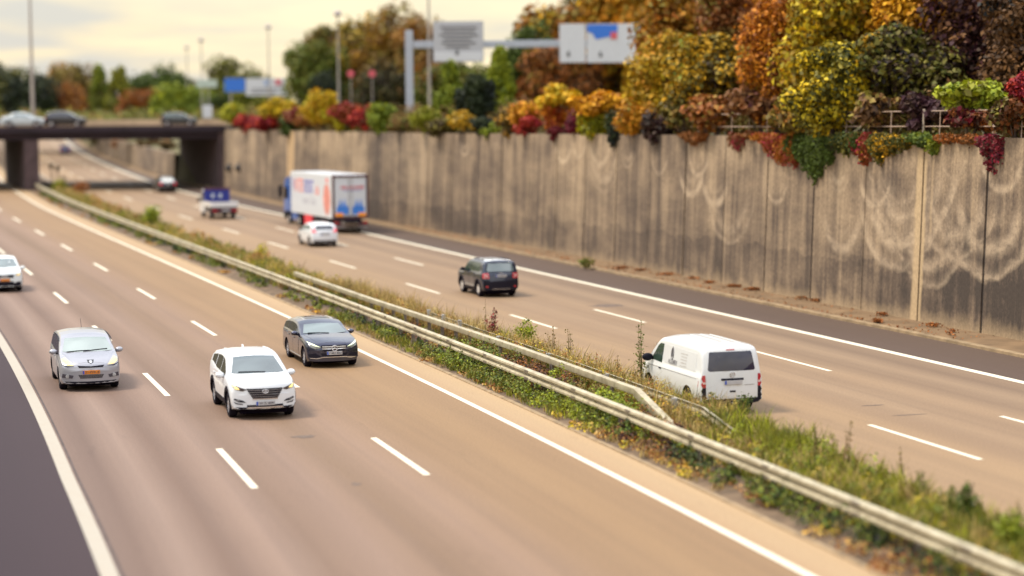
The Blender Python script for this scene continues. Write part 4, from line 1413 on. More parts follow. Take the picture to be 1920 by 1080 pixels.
for k in range(3):
    a = math.pi / 2 + 2 * math.pi * k / 3
    mb.tube([(h0.x + .045, 0, .665), (h0.x + .045, .09 * math.cos(a), .665 + .09 * math.sin(a))], [.018, .006], 6)
mb.build('emblem', M_CHROME, R_, True)
for q in (lambda a: a, mirror):
    hl = patch(T, 'headlight', q([(.44, .70), (.47, .665), (.62, .64), (.80, .72), (.87, .84), (.83, .88), (.62, .78)]), 'front', plain('headlight_clear', (0.16, 0.17, 0.15), .1, coat=.8, var=.4, scale=14), R_, 0.010)
    patch(T, 'daytime_light', q([(.45, .70), (.62, .735), (.80, .815), (.835, .87), (.64, .79)]), 'front', M_LAMPDRL, hl, 0.02)
    patch(T, 'bumper_intake', q([(.40, .34), (.80, .33), (.84, .46), (.62, .50), (.48, .42)]), 'front', M_TRIM, R_, 0.006)
patch(T, 'bumper_chrome', [(-.80, .345), (-.78, .325), (-.58, .31), (-.36, .355), (0, .36), (.36, .355), (.58, .31), (.78, .325), (.80, .345), (.58, .335), (.36, .38), (0, .385), (-.36, .38), (-.58, .335)], 'front', M_CHROME, R_, 0.016)
patch(T, 'lower_intake', [(-.46, .50), (.46, .50), (.40, .395), (-.40, .395)], 'front', M_TRIM, R_, 0.006)
plate(T, R_, 'front', .505, 'F MU 4061')
wheels(R_, S, M_RIM)
sill(T, S, R_, M_TRIM, .05)
for side in ('left', 'right'): patch(T, 'chrome_strip', [(S['L'] / 2 - 1.35, .265), (S['L'] / 2 - 3.15, .275), (S['L'] / 2 - 3.15, .30), (S['L'] / 2 - 1.35, .29)], side, M_CHROME, R_, .016, .3)
for sg in (1, -1): mirror_part(R_, S['L'] / 2 - 1.85, sg * .88, 1.02, P_NAVY, .95)
roof_rails(T, S, R_, M_CHROME, 2.45, 4.0, tz, .50)
patch(T, 'sunroof', [(S['L'] / 2 - 2.65, -.42), (S['L'] / 2 - 2.65, .42), (S['L'] / 2 - 3.4, .42), (S['L'] / 2 - 3.4, -.42)], 'top', G_DARK, R_, .006)
wiper(T, R_, 'front', -.6, 1.035, .1, 1.03)
for q in (lambda a: a, mirror): patch(T, 'tail_light', q([(.5, .78), (.86, .8), (.84, .93), (.52, .90)]), 'rear', M_TAIL, R_, .01)
patch(T, 'rear_window', [(-.60, 1.05), (.60, 1.05), (.52, 1.28), (-.52, 1.28)], 'rear', G_DARK, R_)

bonnet(T, S, R_, P_NAVY, .16, 1.36, .52, .76)

# ---- white crossover cut by the left edge of the picture
P_WHITE2 = paint('white_paint_cool', (0.74, 0.78, 0.79), 0.3, dirt=0.4)
S = dict(L=4.33, W=1.78, tyre=0.345, axles=(0.87, 3.50), clear=0.22, tumble=0.28, front_bulge=0.32, rear_bulge=0.14,
         top=[(0, .66), (.02, .84), (.07, .93), (.3, 1.0), (1.05, 1.12), (1.5, 1.35), (1.95, 1.54), (2.25, 1.60), (2.8, 1.615), (3.6, 1.57), (3.95, 1.48), (4.2, 1.12), (4.33, .8)],
         belt=[(0, .76), (.6, .95), (1.2, 1.02), (3.6, 1.13), (4.33, 1.15)])
R_ = car_root('crossover_car', 'white crossover car with an orange number plate cut by the left edge', 'car', *TD(-24.05, 92.63), True, S)
B, T, tz = car_body('body', S, P_WHITE2, R_)
windscreen(T, S, R_, G_GREY, 1.1, 2.05, tz, 0.82, 0.67)
side_windows(T, S, tz, R_, [1.45, 2.3, 3.1, 3.8], G_DARK, 0.12)
doors(T, S, R_, [1.32, 2.3, 3.3], P_WHITE2, 0.42)
gr = patch(T, 'grille', [(-.46, .84), (.46, .84), (.43, .70), (-.43, .70)], 'front', M_TRIM, R_, 0.010)
for q in (lambda a: a, mirror):
    patch(T, 'chrome_strut', q([(.13, .83), (.16, .83), (.11, .69), (.08, .69)]), 'front', M_CHROME, gr, 0.02)
    hl = patch(T, 'headlight', q([(.50, .80), (.58, .77), (.78, .81), (.85, .92), (.80, .96), (.62, .88)]), 'front', M_LAMP, R_, 0.010)
    patch(T, 'lamp', q([(.58, .80), (.72, .81), (.78, .89), (.64, .86)]), 'front', M_LAMPON, hl, 0.02)
h0 = hit(T, 'front', 0, .775)
mb = MB(); mb.tube([(h0.x + .035, .06 * math.cos(2 * math.pi * k / 20), .775 + .06 * math.sin(2 * math.pi * k / 20)) for k in range(21)], .012, 6); mb.box((h0.x + .035, 0, .775), (.02, .17, .03)); mb.build('emblem', M_CHROME, R_)
plate(T, R_, 'front', .60, '', yellow=True)
patch(T, 'lower_bumper', [(-.80, .235), (.80, .235), (.80, .50), (.62, .50), (.48, .44), (.40, .53), (-.40, .53), (-.48, .44), (-.62, .50), (-.80, .50)], 'front', M_TRIM, R_, 0.010)
arch_trim(T, S, R_, M_TRIM); sill(T, S, R_, M_TRIM); wheels(R_, S, M_RIMD)
for sg in (1, -1): mirror_part(R_, S['L'] / 2 - 1.52, sg * .88, 1.08, P_WHITE2, 1.0)
roof_rails(T, S, R_, M_RIMD, 2.2, 3.5, tz, .54)
wiper(T, R_, 'front', -.5, 1.15, .2, 1.15)

# ---- boxy dark off-roader, seen from behind
P_SLATE = paint('slate_paint', (0.018, 0.024, 0.050), 0.25, 0.2, coat=0.8, dirt=0.35)
S = dict(L=4.24, W=1.805, tyre=0.35, axles=(0.84, 3.41), clear=0.26, tumble=0.20, front_bulge=0.16, rear_bulge=0.13, crown=0.04,
         top=[(0, .85), (.02, 1.02), (.06, 1.09), (.3, 1.13), (1.1, 1.18), (1.35, 1.38), (1.58, 1.58), (1.8, 1.66), (2.3, 1.69), (3.5, 1.68), (3.86, 1.65), (3.98, 1.60), (4.10, 1.20), (4.16, 1.08), (4.20, .95), (4.24, .72)],
         belt=[(0, .95), (1.1, 1.08), (3.3, 1.13), (4.24, 1.15)])
R_ = car_root('off_roader', 'boxy dark slate off-roader with square red tail lights, driving away', 'car', *TD(-1.10, 88.37), False, S)
B, T, tz = car_body('body', S, P_SLATE, R_)
M_ROOF = paint('sky_bright_roof_paint', (0.74, 0.78, 0.82), 0.22, 0.1, coat=0.9, dirt=0.1)  # near-white colour stands in for sky reflected on the off-roader's roof
rw = patch(T, 'rear_window', [(-.66, 1.24), (-.60, 1.19), (.60, 1.19), (.66, 1.24), (.57, 1.555), (-.57, 1.555)], 'rear', G_GREY, R_)
rw.location.x -= 0.012
rws = patch(T, 'rear_surround', [(-.71, 1.21), (-.62, 1.16), (.62, 1.16), (.71, 1.21), (.61, 1.59), (-.61, 1.59)], 'rear', M_TRIM, R_, .002)
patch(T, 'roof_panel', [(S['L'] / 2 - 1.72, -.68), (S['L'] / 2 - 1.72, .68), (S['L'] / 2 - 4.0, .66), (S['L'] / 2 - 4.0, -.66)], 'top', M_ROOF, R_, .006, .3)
for yy in (-.35, -.12, .12, .35): patch(T, 'roof_groove', [(S['L'] / 2 - 2.3, yy - .012), (S['L'] / 2 - 2.3, yy + .012), (S['L'] / 2 - 3.7, yy + .012), (S['L'] / 2 - 3.7, yy - .012)], 'top', M_TRIM, R_, .009, .4)
side_windows(T, S, tz, R_, [1.3, 2.05, 2.95, 3.6], G_GREEN, 0.11)
doors(T, S, R_, [1.25, 2.1, 3.0], P_SLATE, 0.45)
for q in (lambda a: a, mirror):
    tl = patch(T, 'tail_light', q([(.56, .87), (.86, .87), (.86, 1.12), (.58, 1.12)]), 'rear', M_TAIL, R_, .014)
    for a_, e_ in (((.62, .92), (.80, 1.07)), ((.62, 1.07), (.80, .92))):
        dx = .018
        patch(T, 'lamp_cross', q([(a_[0], a_[1] - dx), (e_[0], e_[1] - dx), (e_[0], e_[1] + dx), (a_[0], a_[1] + dx)]), 'rear', M_TAILW, tl, .024)
    patch(T, 'reflector', q([(.62, .46), (.74, .46), (.72, .54), (.62, .54)]), 'rear', M_TAIL if q is mirror else M_TAIL, R_, .016)
plate(T, R_, 'rear', .99, 'DU TM 1307')
patch(T, 'rear_bumper', [(-.82, .34), (.82, .34), (.84, .80), (.60, .80), (.52, .74), (-.52, .74), (-.60, .80), (-.84, .80)], 'rear', M_TRIM, R_, .010)
patch(T, 'chrome_lip', [(-.45, .375), (.45, .375), (.40, .395), (-.40, .395)], 'rear', M_CHROME, R_, .02)
lb = hit(T, 'rear', 0, 1.11); MB().box((lb.x - .01, 0, 1.11), (.02, .16, .035), bevel=.008).build('emblem', M_CHROME, R_)
arch_trim(T, S, R_, M_TRIM, .09); sill(T, S, R_, M_TRIM, .16)
for side in ('left', 'right'): patch(T, 'chrome_strip', [(S['L'] / 2 - 1.4, .44), (S['L'] / 2 - 2.85, .44), (S['L'] / 2 - 2.85, .475), (S['L'] / 2 - 1.4, .475)], side, M_CHROME, R_, .018, .3)
wheels(R_, S, plain('bright_rim', (0.74, 0.70, 0.66), .35, .2), 5, .235, .74)
for sg in (1, -1): mirror_part(R_, S['L'] / 2 - 1.45, sg * .90, 1.17, M_TRIM, 1.0)
roof_rails(T, S, R_, M_TRIM, 1.9, 3.7, tz, .62)
patch(T, 'windscreen', [(-.68, 1.22), (.68, 1.22), (.58, 1.58), (-.58, 1.58)], 'front', G_GREY, R_)
for q in (lambda a: a, mirror): patch(T, 'headlight', q([(.55, .85), (.78, .85), (.78, 1.03), (.55, 1.03)]), 'front', M_LAMP, R_, .01)

# ---- white delivery van
P_VAN = paint('white_van_paint', (0.68, 0.69, 0.69), 0.32, dirt=0.55)
S = dict(L=4.89, W=1.90, tyre=0.335, axles=(0.90, 3.90), clear=0.24, tumble=0.13, front_bulge=0.22, rear_bulge=0.08, crown=0.05, soft=0.09,
         top=[(0, .62), (.02, .85), (.08, .98), (.3, 1.08), (.72, 1.22), (1.1, 1.54), (1.42, 1.78), (1.65, 1.86), (2.2, 1.90), (4.3, 1.89), (4.62, 1.86), (4.72, 1.79), (4.82, 1.30), (4.86, 1.10), (4.89, .55)],
         belt=[(0, .8), (.5, .98), (.9, 1.08), (4.89, 1.10)])
R_ = car_root('delivery_van', 'white delivery van with a black logo on its side and dark rear window', 'van', *TD(5.12, 53.85), False, S, 0.96)
B, T, tz = car_body('body', S, P_VAN, R_)
patch(T, 'rear_window', [(-.70, 1.24), (-.66, 1.20), (.66, 1.20), (.70, 1.24), (.63, 1.69), (.60, 1.72), (-.60, 1.72), (-.63, 1.69)], 'rear', glassmat('rear_glass_dark', (0.010, 0.009, 0.032), spec=.5), R_, .008)
patch(T, 'high_brake_light', [(-.12, 1.76), (.12, 1.76), (.12, 1.785), (-.12, 1.785)], 'rear', M_TAIL, R_, .016)
patch(T, 'tailgate', [(-.76, .46), (.76, .46), (.76, 1.12), (.68, 1.745), (-.68, 1.745), (-.76, 1.12)], 'rear', P_VAN, R_, .005, .2)
for q in (lambda a: a, mirror):
    tl = patch(T, 'tail_light', q([(.77, .76), (.935, .76), (.92, 1.10), (.78, 1.10)]), 'rear', M_TAIL, R_, .014)
    patch(T, 'clear_lens', q([(.775, .86), (.93, .86), (.928, .915), (.777, .915)]), 'rear', M_TAILW, tl, .022)
    patch(T, 'bumper_corner', q([(.76, .42), (.94, .42), (.935, .755), (.77, .755)]), 'rear', M_TRIM, R_, .012)
patch(T, 'rear_bumper', [(-.93, .27), (.93, .27), (.93, .44), (-.93, .44)], 'rear', M_TRIM, R_, .03)
patch(T, 'plate_recess', [(-.33, .945), (.33, .945), (.33, 1.0), (-.33, 1.0)], 'rear', M_TRIM, R_, .022)
plate(T, R_, 'rear', .885, '', y=-.02)
patch(T, 'tailgate_handle', [(-.085, .62), (.085, .62), (.085, .665), (-.085, .665)], 'rear', M_TRIM, R_, .016)
patch(T, 'tailgate_crease', [(-.66, .80), (-.36, .80), (-.36, .812), (-.66, .812)], 'rear', plain('crease_grey', (.25, .23, .22), .5), R_, .012)
h0 = hit(T, 'rear', 0, 1.10)
mb = MB(); X_ = h0.x - .02
mb.tube([(X_, .075 * math.cos(2 * math.pi * k / 24), 1.10 + .075 * math.sin(2 * math.pi * k / 24)) for k in range(25)], .009, 6)
mb.tube([(X_, -.03, 1.165), (X_, 0, 1.11), (X_, .03, 1.165)], .008, 5); mb.tube([(X_, -.06, 1.13), (X_, -.025, 1.04), (X_, 0, 1.09), (X_, .025, 1.04), (X_, .06, 1.13)], .008, 5)
mb.build('emblem', M_CHROME, R_, True)
cab = [(1.02, 1.62)]
poly = [(S['L'] / 2 - 1.00, 1.16), (S['L'] / 2 - 1.85, 1.13), (S['L'] / 2 - 1.90, 1.68), (S['L'] / 2 - 1.62, 1.67), (S['L'] / 2 - 1.47, 1.60)]
for side in ('left', 'right'):
    patch(T, 'side_window', poly, side, G_GREEN, R_, .008)
    # cab door and cargo panel with visible seams
    dr = patch(T, 'door', [(S['L'] / 2 - .98, 1.10), (S['L'] / 2 - 1.35, .42), (S['L'] / 2 - 1.95, .42), (S['L'] / 2 - 1.95, 1.10)], side, P_VAN, R_, .006, .3)
    sg = 1 if side == 'left' else -1
    p = hit(T, side, S['L'] / 2 - 1.82, .98); MB().box((p.x, p.y + sg * .02, p.z), (.15, .03, .035), bevel=.008).build('door_handle', M_TRIM, dr)
    patch(T, 'waist_seam', [(S['L'] / 2 - .9, .985), (S['L'] / 2 - 4.55, .985), (S['L'] / 2 - 4.55, .995), (S['L'] / 2 - .9, .995)], side, plain('crease_grey', (.25, .23, .22), .5), R_, .010, .3)
    patch(T, 'cargo_panel', [(S['L'] / 2 - 2.02, 1.16), (S['L'] / 2 - 4.42, 1.16), (S['L'] / 2 - 4.40, 1.66), (S['L'] / 2 - 2.04, 1.68)], side, P_VAN, R_, .007, .3)
# logo: an upright oval with a letter A, the firm's name and lines of small print
for side in ('left', 'right'):
    sg = 1 if side == 'left' else -1
    def sp(x, z, o_=.018):
        p = hit(T, side, S['L'] / 2 - x, z); return Vector((p.x, p.y + sg * o_, p.z))
    lg = MB()
    cx, cz = 2.62, 1.47
    lg.tube([sp(cx + .085 * math.cos(2 * math.pi * k / 24), cz + .165 * math.sin(2 * math.pi * k / 24)) for k in range(25)], .010, 5)
    lg.tube([sp(cx - .045, cz - .09), sp(cx, cz + .13), sp(cx + .045, cz - .09)], .012, 5); lg.tube([sp(cx - .04, cz - .03), sp(cx + .04, cz - .03)], .010, 5); lg.tube([sp(cx, cz + .09), sp(cx, cz + .2)], .010, 5)
    lgo = lg.build('logo', plain('logo_ink', (.16, .15, .16), .5), R_)
    p = sp(2.68, 1.245, .012)
    a_, e_ = sp(2.68, 1.20, .012), sp(2.68, 1.30, .012)
    lettering('ALLGEMEIN', lgo, plain('logo_ink', (.16, .15, .16), .5), .66, .13, p, (-sg, 0, 0), (e_ - a_), depth=.003)
    mb = MB()
    for k, (xa, xb) in enumerate(((3.25, 3.75), (3.28, 3.70), (3.25, 3.72), (3.28, 3.68), (3.25, 3.74))):
        z = 1.54 - .085 * k
        q = [sp(xa, z, .012), sp(xb, z, .012), sp(xb, z + .025, .012), sp(xa, z + .025, .012)]
        w_ = Vector((0, sg * .003, 0))
        mb.add(q + [v + w_ for v in q], [(0, 1, 2, 3), (7, 6, 5, 4), (0, 4, 5, 1), (1, 5, 6, 2), (2, 6, 7, 3), (3, 7, 4, 0)])
    q = [sp(2.42, 1.165, .012), sp(2.95, 1.165, .012), sp(2.95, 1.18, .012), sp(2.42, 1.18, .012)]
    mb.add(q + [v + w_ for v in q], [(0, 1, 2, 3), (7, 6, 5, 4), (0, 4, 5, 1), (1, 5, 6, 2), (2, 6, 7, 3), (3, 7, 4, 0)])
    mb.build('small_print', plain('print_grey', (.48, .46, .44), .6), lgo)
patch(T, 'windscreen', [(-.74, 1.27), (.74, 1.27), (.68, 1.76), (-.68, 1.76)], 'front', G_GREY, R_)
wheels(R_, S, M_RIMD, 9, .22, .62)
for sg in (1, -1): mirror_part(R_, S['L'] / 2 - 1.12, sg * .93, 1.22, M_TRIM, 1.35)
for q in (lambda a: a, mirror): patch(T, 'headlight', q([(.55, .78), (.85, .80), (.85, .98), (.58, .93)]), 'front', M_LAMP, R_, .01)
for yy in (-.45, -.15, .15, .45): patch(T, 'roof_rib', [(S['L'] / 2 - 2.2, yy - .02), (S['L'] / 2 - 2.2, yy + .02), (S['L'] / 2 - 4.4, yy + .02), (S['L'] / 2 - 4.4, yy - .02)], 'top', P_VAN, R_, .014, .5)

# ---- white hatchback next to the lorry, seen from behind
S = dict(L=4.2, W=1.75, tyre=0.32, axles=(0.85, 3.45), clear=0.2, tumble=0.26, front_bulge=0.28, rear_bulge=0.16, crown=.04,
         top=[(0, .60), (.02, .74), (.08, .82), (.8, 1.0), (1.1, 1.08), (1.6, 1.31), (2.0, 1.44), (2.4, 1.475), (3.3, 1.45), (3.75, 1.38), (3.88, 1.32), (4.06, 1.05), (4.13, .95), (4.2, .6)],
         belt=[(0, .75), (1.0, .98), (3.2, 1.04), (4.2, 1.06)])
R_ = car_root('hatchback', 'small white hatchback with red tail lights behind the blue cab lorry', 'car', *TD(-11.94, 121.17), False, S, .96)
B, T, tz = car_body('body', S, P_WHITE, R_)
patch(T, 'rear_window', [(-.60, 1.08), (.60, 1.08), (.52, 1.34), (-.52, 1.34)], 'rear', G_DARK, R_)
patch(T, 'windscreen', [(-.66, 1.12), (.66, 1.12), (.56, 1.41), (-.56, 1.41)], 'front', G_GREY, R_)
side_windows(T, S, tz, R_, [1.4, 2.2, 3.0, 3.65], G_PALE, .11); doors(T, S, R_, [1.3, 2.2, 3.05], P_WHITE, .4)
for q in (lambda a: a, mirror): patch(T, 'tail_light', q([(.54, .90), (.86, .93), (.82, 1.16), (.68, 1.20), (.64, 1.0), (.54, .97)]), 'rear', plain('tail_lamp_lit', (.6, .03, .05), .2, emit=(1, .05, .08), estr=.3), R_, .014)
plate(T, R_, 'rear', .80, '')
patch(T, 'plate_recess', [(-.32, .73), (.32, .73), (.30, .90), (-.30, .90)], 'rear', plain('recess_grey', (.30, .29, .30), .5), R_, .006)
band(T, 'lower_bumper', R_, 'rear', .27, .40, .74, M_TRIM, .010)
wheels(R_, S, M_RIMD, 5, .2)
for sg in (1, -1): mirror_part(R_, S['L'] / 2 - 1.45, sg * .86, 1.05, M_TRIM, .95)

# ---- dark car leaving the bridge's shadow
P_BLACK = paint('black_paint', (0.010, 0.007, 0.014), .25, .2, dirt=.3)
S2 = dict(S); S2.update(L=4.3, W=1.76)
S2['top'] = [(0, .58), (.02, .72), (.08, .80), (.9, .95), (1.15, 1.0), (1.7, 1.32), (2.05, 1.44), (2.5, 1.475), (3.2, 1.44), (3.6, 1.34), (4.0, 1.05), (4.18, 1.0), (4.25, .9), (4.3, .6)]
S2['belt'] = [(0, .75), (1.0, .93), (3.4, .99), (4.3, 1.0)]
R_ = car_root('saloon_car', 'dark saloon with a bright rear window just out of the bridge shadow', 'car', *TD(-33.8, 192.8), False, S2, 1.0)
B, T, tz = car_body('body', S2, P_BLACK, R_)
patch(T, 'rear_window', [(-.64, 1.04), (.64, 1.04), (.52, 1.36), (-.52, 1.36)], 'rear', glassmat('bright_rear_glass', (.52, .52, .48), spec=1.0, var=.1), R_)
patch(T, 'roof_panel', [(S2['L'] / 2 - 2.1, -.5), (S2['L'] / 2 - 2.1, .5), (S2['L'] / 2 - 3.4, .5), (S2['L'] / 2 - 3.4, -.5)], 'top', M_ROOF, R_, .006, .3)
side_windows(T, S2, tz, R_, [1.5, 2.3, 3.1, 3.6], G_DARK, .1); doors(T, S2, R_, [1.35, 2.25, 3.1], P_BLACK, .4)
patch(T, 'windscreen', [(-.66, 1.04), (.66, 1.04), (.55, 1.39), (-.55, 1.39)], 'front', G_GREY, R_)
for q in (lambda a: a, mirror): patch(T, 'tail_light', q([(.55, .76), (.86, .78), (.86, .95), (.56, .93)]), 'rear', plain('tail_lamp_lit', (.6, .03, .05), .2), R_, .014)
plate(T, R_, 'rear', .84, ''); wheels(R_, S2, M_RIM, 5, .2)
for sg in (1, -1): mirror_part(R_, S2['L'] / 2 - 1.5, sg * .86, 1.0, P_BLACK, .95)
_saloon = R_


def copy_tree(o, parent=None, swap=None):
    c = o.copy(); COL.objects.link(c)
    if parent: c.parent = parent
    if swap and c.type == 'MESH':
        c.data = c.data.copy()
        for i, mm in enumerate(c.data.materials):
            if mm and mm.name in swap: c.data.materials[i] = swap[mm.name]
    for ch in list(o.children): copy_tree(ch, c, swap)
    return c


P_BLUE = paint('blue_paint', (0.05, 0.06, 0.17), .3, .1)
c2 = copy_tree(_saloon, None, {'black_paint': P_BLUE, 'bright_rear_glass': G_DARK, 'sky_bright_roof_paint': P_BLUE})
c2.rotation_euler.z = heading(318, False)
g_ = gp(122, 289); c2.location = g_; c2.name = 'saloon_car'
tag(c2, 'distant dark blue car on the bend seen under the bridge', 'car')

# ---- cars on the bridge, seen from the side (driving to the right)
P_SILV2 = paint('pale_silver_paint', (0.46, 0.51, 0.55), .3, .15, dirt=.2)
S3 = dict(L=4.75, W=1.82, tyre=.33, axles=(.9, 3.7), clear=.2, tumble=.3, front_bulge=.28, rear_bulge=.2, crown=.04,
          top=[(0, .6), (.02, .72), (.08, .80), (1.25, .98), (1.9, 1.33), (2.3, 1.45), (2.8, 1.475), (3.3, 1.42), (4.0, 1.08), (4.5, 1.02), (4.68, .95), (4.75, .6)],
          belt=[(0, .75), (1.2, .93), (4.0, .99), (4.75, 1.0)])
def bridge_car(name, label, S, mat, u_front, u_rear, cat='car', tail=True, v=238.5):
    Y = 201.0
    a, e = at(u_rear, v, Y), at(u_front, v, Y)
    sc = (e.x - a.x) / S['L']
    r = empty(name, ((a.x + e.x) / 2, Y, DZ + 0.05), 0.0, sc)
    tag(r, label, cat)
    B, T, tz = car_body('body', S, mat, r)
    wb_, wt_ = S['screen']
    windscreen(T, S, r, G_GREY, wb_, wt_, tz)
    side_windows(T, S, tz, r, S['cuts'], S.get('glass', G_DARK), .09); doors(T, S, r, S['dcuts'], mat, .38)
    if tail:
        for q in (lambda a: a, mirror): patch(T, 'tail_light', q([(.58, .78), (.85, .8), (.83, 1.0), (.62, .98)]), 'rear', M_TAIL, r, .012)
    for side in ('left', 'right'):
        patch(T, 'tail_light', [(-S['L'] / 2 + .10, .80), (-S['L'] / 2 + .30, .82), (-S['L'] / 2 + .30, .95), (-S['L'] / 2 + .12, .97)], side, M_TAIL, r, .01)
        patch(T, 'headlight', [(S['L'] / 2 - .40, .70), (S['L'] / 2 - .75, .78), (S['L'] / 2 - .70, .84), (S['L'] / 2 - .42, .78)], side, M_LAMP, r, .01)
    patch(T, 'rear_window', S.get('rw', [(-.58, 1.08), (.58, 1.08), (.5, 1.36), (-.5, 1.36)]), 'rear', G_DARK, r)
    wheels(r, S, S.get('rim', M_RIM), 5, .21)
    for sg in (1, -1): mirror_part(r, S['L'] / 2 - wb_ - .35, sg * S['W'] / 2 * .96, S['belt'][1][1] + .08, mat, .95)
    return r
S3['screen'] = (1.28, 2.2); S3['cuts'] = [1.6, 2.5, 3.3, 3.75]; S3['dcuts'] = [1.45, 2.45, 3.4]; S3['glass'] = G_GREY
bridge_car('saloon_car', 'pale silver saloon on the bridge, leftmost complete car up there', S3, P_SILV2, 89, 2)
S4 = dict(S2); S4['screen'] = (1.17, 2.0); S4['cuts'] = [1.5, 2.3, 3.1, 3.7]; S4['dcuts'] = [1.35, 2.25, 3.1]
S4['top'] = [(0, .6), (.02, .74), (.08, .84), (1.0, 1.0), (1.5, 1.33), (1.95, 1.50), (2.6, 1.55), (3.5, 1.5), (3.9, 1.38), (4.15, 1.0), (4.3, .65)]
bridge_car('hatchback', 'black hatchback on the bridge right behind the nose of a silver saloon', S4, P_BLACK, 163, 84)
S5 = dict(S4); S5['glass'] = G_GREEN
bridge_car('hatchback', 'dark green tinted hatchback alone near the right end of the bridge', S5, paint('dark_green_paint', (.018, .022, .03), .25, .2), 371, 302)
bridge_car('saloon_car', 'bluish car on the bridge cut off by the left edge of the photo', dict(S3), paint('blue_grey_paint', (.33, .37, .42), .3, .2), 0, -84)

# ------------------------------------------------------------------ lorry with white box and blue cab
P_LBLUE = paint('lorry_blue', (0.030, 0.12, 0.42), .35, dirt=.4)
P_BOX = paint('box_white', (0.62, 0.65, 0.69), .4, coat=.2, dirt=.25)
M_FRAME = plain('box_frame_maroon', (0.085, 0.03, 0.035), .6, var=.3)
M_ORANGE = plain('orange_reflector', (0.80, 0.27, 0.02), .4, emit=(1, .35, .02), estr=.15)
ld = gp(657, 437)
tL = 92.7
R_ = empty('box_lorry', (0, 0, 0), 0, 1.0)
# rear corners on the ground: measured
ra, rb = gp(622, 438.5), gp(693, 437)
mid = (ra + rb) / 2
hd = heading(128, False)
R_.location = mid; R_.rotation_euler.z = hd
tag(R_, 'large lorry with a white lettered box body and a blue cab', 'lorry')
BW, BH0, BH1, BL = 2.5, 1.0, 3.93, 12.0
mb = MB(); mb.box((BL / 2, 0, (BH0 + BH1) / 2), (BL, BW, BH1 - BH0), bevel=.04); box = mb.build('cargo_box', P_BOX, R_)
for sg in (1, -1):
    mb = MB(); mb.box((-.04, sg * (BW / 2 - .07), (BH0 + BH1) / 2), (.12, .14, BH1 - BH0), bevel=.015); mb.build('door_frame', M_FRAME, box)
mb = MB(); mb.box((-.045, 0, BH1 - .10), (.125, BW - .28, .15), bevel=.015); mb.build('door_frame', M_FRAME, box)
mb = MB(); mb.box((-.045, 0, BH0 + .07), (.125, BW - .28, .16), bevel=.015); mb.build('door_frame', M_FRAME, box)
for sg in (1, -1):
    mb = MB(); mb.box((-.03, sg * .545, 2.47), (.05, 1.06, 2.55), bevel=.01); d_ = mb.build('rear_door', P_BOX, R_)
    MB().tube([(-.08, sg * .12, 1.25), (-.08, sg * .12, 3.7)], .018, 6).build('lock_bar', M_CHROME, d_)
    # blue bottles-and-crate motif printed on the doors
    mb = MB()
    def sil(pts): mb.prism(pts, lambda a, b_, h: (h, a, b_), -.062, -.056)
    y0 = .06 if sg > 0 else -1.02
    sil([(sg * .10, 1.28), (sg * .95, 1.28), (sg * .95, 1.78), (sg * .70, 1.88), (sg * .10, 1.80)])
    for yy in (.42, .70):
        sil([(sg * (yy - .10), 1.8), (sg * (yy + .10), 1.8), (sg * (yy + .10), 2.02), (sg * (yy + .035), 2.12), (sg * (yy + .03), 2.30), (sg * (yy - .03), 2.30), (sg * (yy - .035), 2.12), (sg * (yy - .10), 2.02)])
    mb.build('blue_motif', plain('motif_blue', (0.05, 0.22, 0.70), .5, var=.2), d_)
    mb = MB(); mb.box((-.075, sg * .78, 1.27), (.03, .52, .22), bevel=.01); mb.build('orange_reflector', M_ORANGE, R_)
lettering('ADELHOLZENER', box, plain('lettering_red', (.62, .03, .07), .5), 1.65, .24, (-.066, -.12, 3.08), (0, -1, 0), (0, 0.16, 1), depth=.002, shear=.25)
MB().box((-.068, -.15, 2.87), (.006, 1.3, .035)).build('blue_underline', plain('lettering_blue', (.12, .12, .45), .5), box)
yl = BW / 2 + .003
for sg in (1, -1):
    X_ = (-sg, 0, 0)
    def tx(text, mat, xc, z, w, h): lettering(text, box, mat, w, h, (xc, sg * yl, z), X_, (0, 0, 1), depth=.003)
    # reading order runs from the cab to the tail on the left side
    red, blu, pink = plain('side_red', (.78, .20, .17), .5), plain('side_blue', (.07, .07, .45), .5), plain('side_violet', (.30, .18, .45), .5)
    f_ = (lambda x: x) if sg > 0 else (lambda x: BL - x)
    tx('W', pink, f_(11.1), 3.02, .75, .95); tx('INTER', red, f_(9.25), 3.0, 2.5, .95); tx('SPORT', blu, f_(6.45), 2.98, 2.7, .95); tx('.de', red, f_(4.1), 2.85, 1.1, .75)
    tx('mehr Zeit', plain('side_grey', (.42, .42, .48), .6), f_(6.4), 2.0, 4.0, .5)
    # pale red figure-shaped oval near the tail
    mb = MB()
    ov = [(f_(1.4) + .95 * math.cos(2 * math.pi * k / 28), 2.25 + 1.05 * math.sin(2 * math.pi * k / 28)) for k in range(28)]
    mb.prism(ov, lambda a, b_, h: (a, h, b_), sg * (yl - .001), sg * (yl + .003)); mb.build('oval_motif', plain('motif_pink', (.66, .25, .20), .5, var=.35, scale=1.5), box)
    mb = MB(); mb.prism([(f_(1.3) - .4, 3.35), (f_(1.3) + .4, 3.45), (f_(1.3) + .25, 3.70), (f_(1.3) - .25, 3.65)], lambda a, b_, h: (a, h, b_), sg * (yl - .001), sg * (yl + .004)); mb.build('red_motif', red, box)
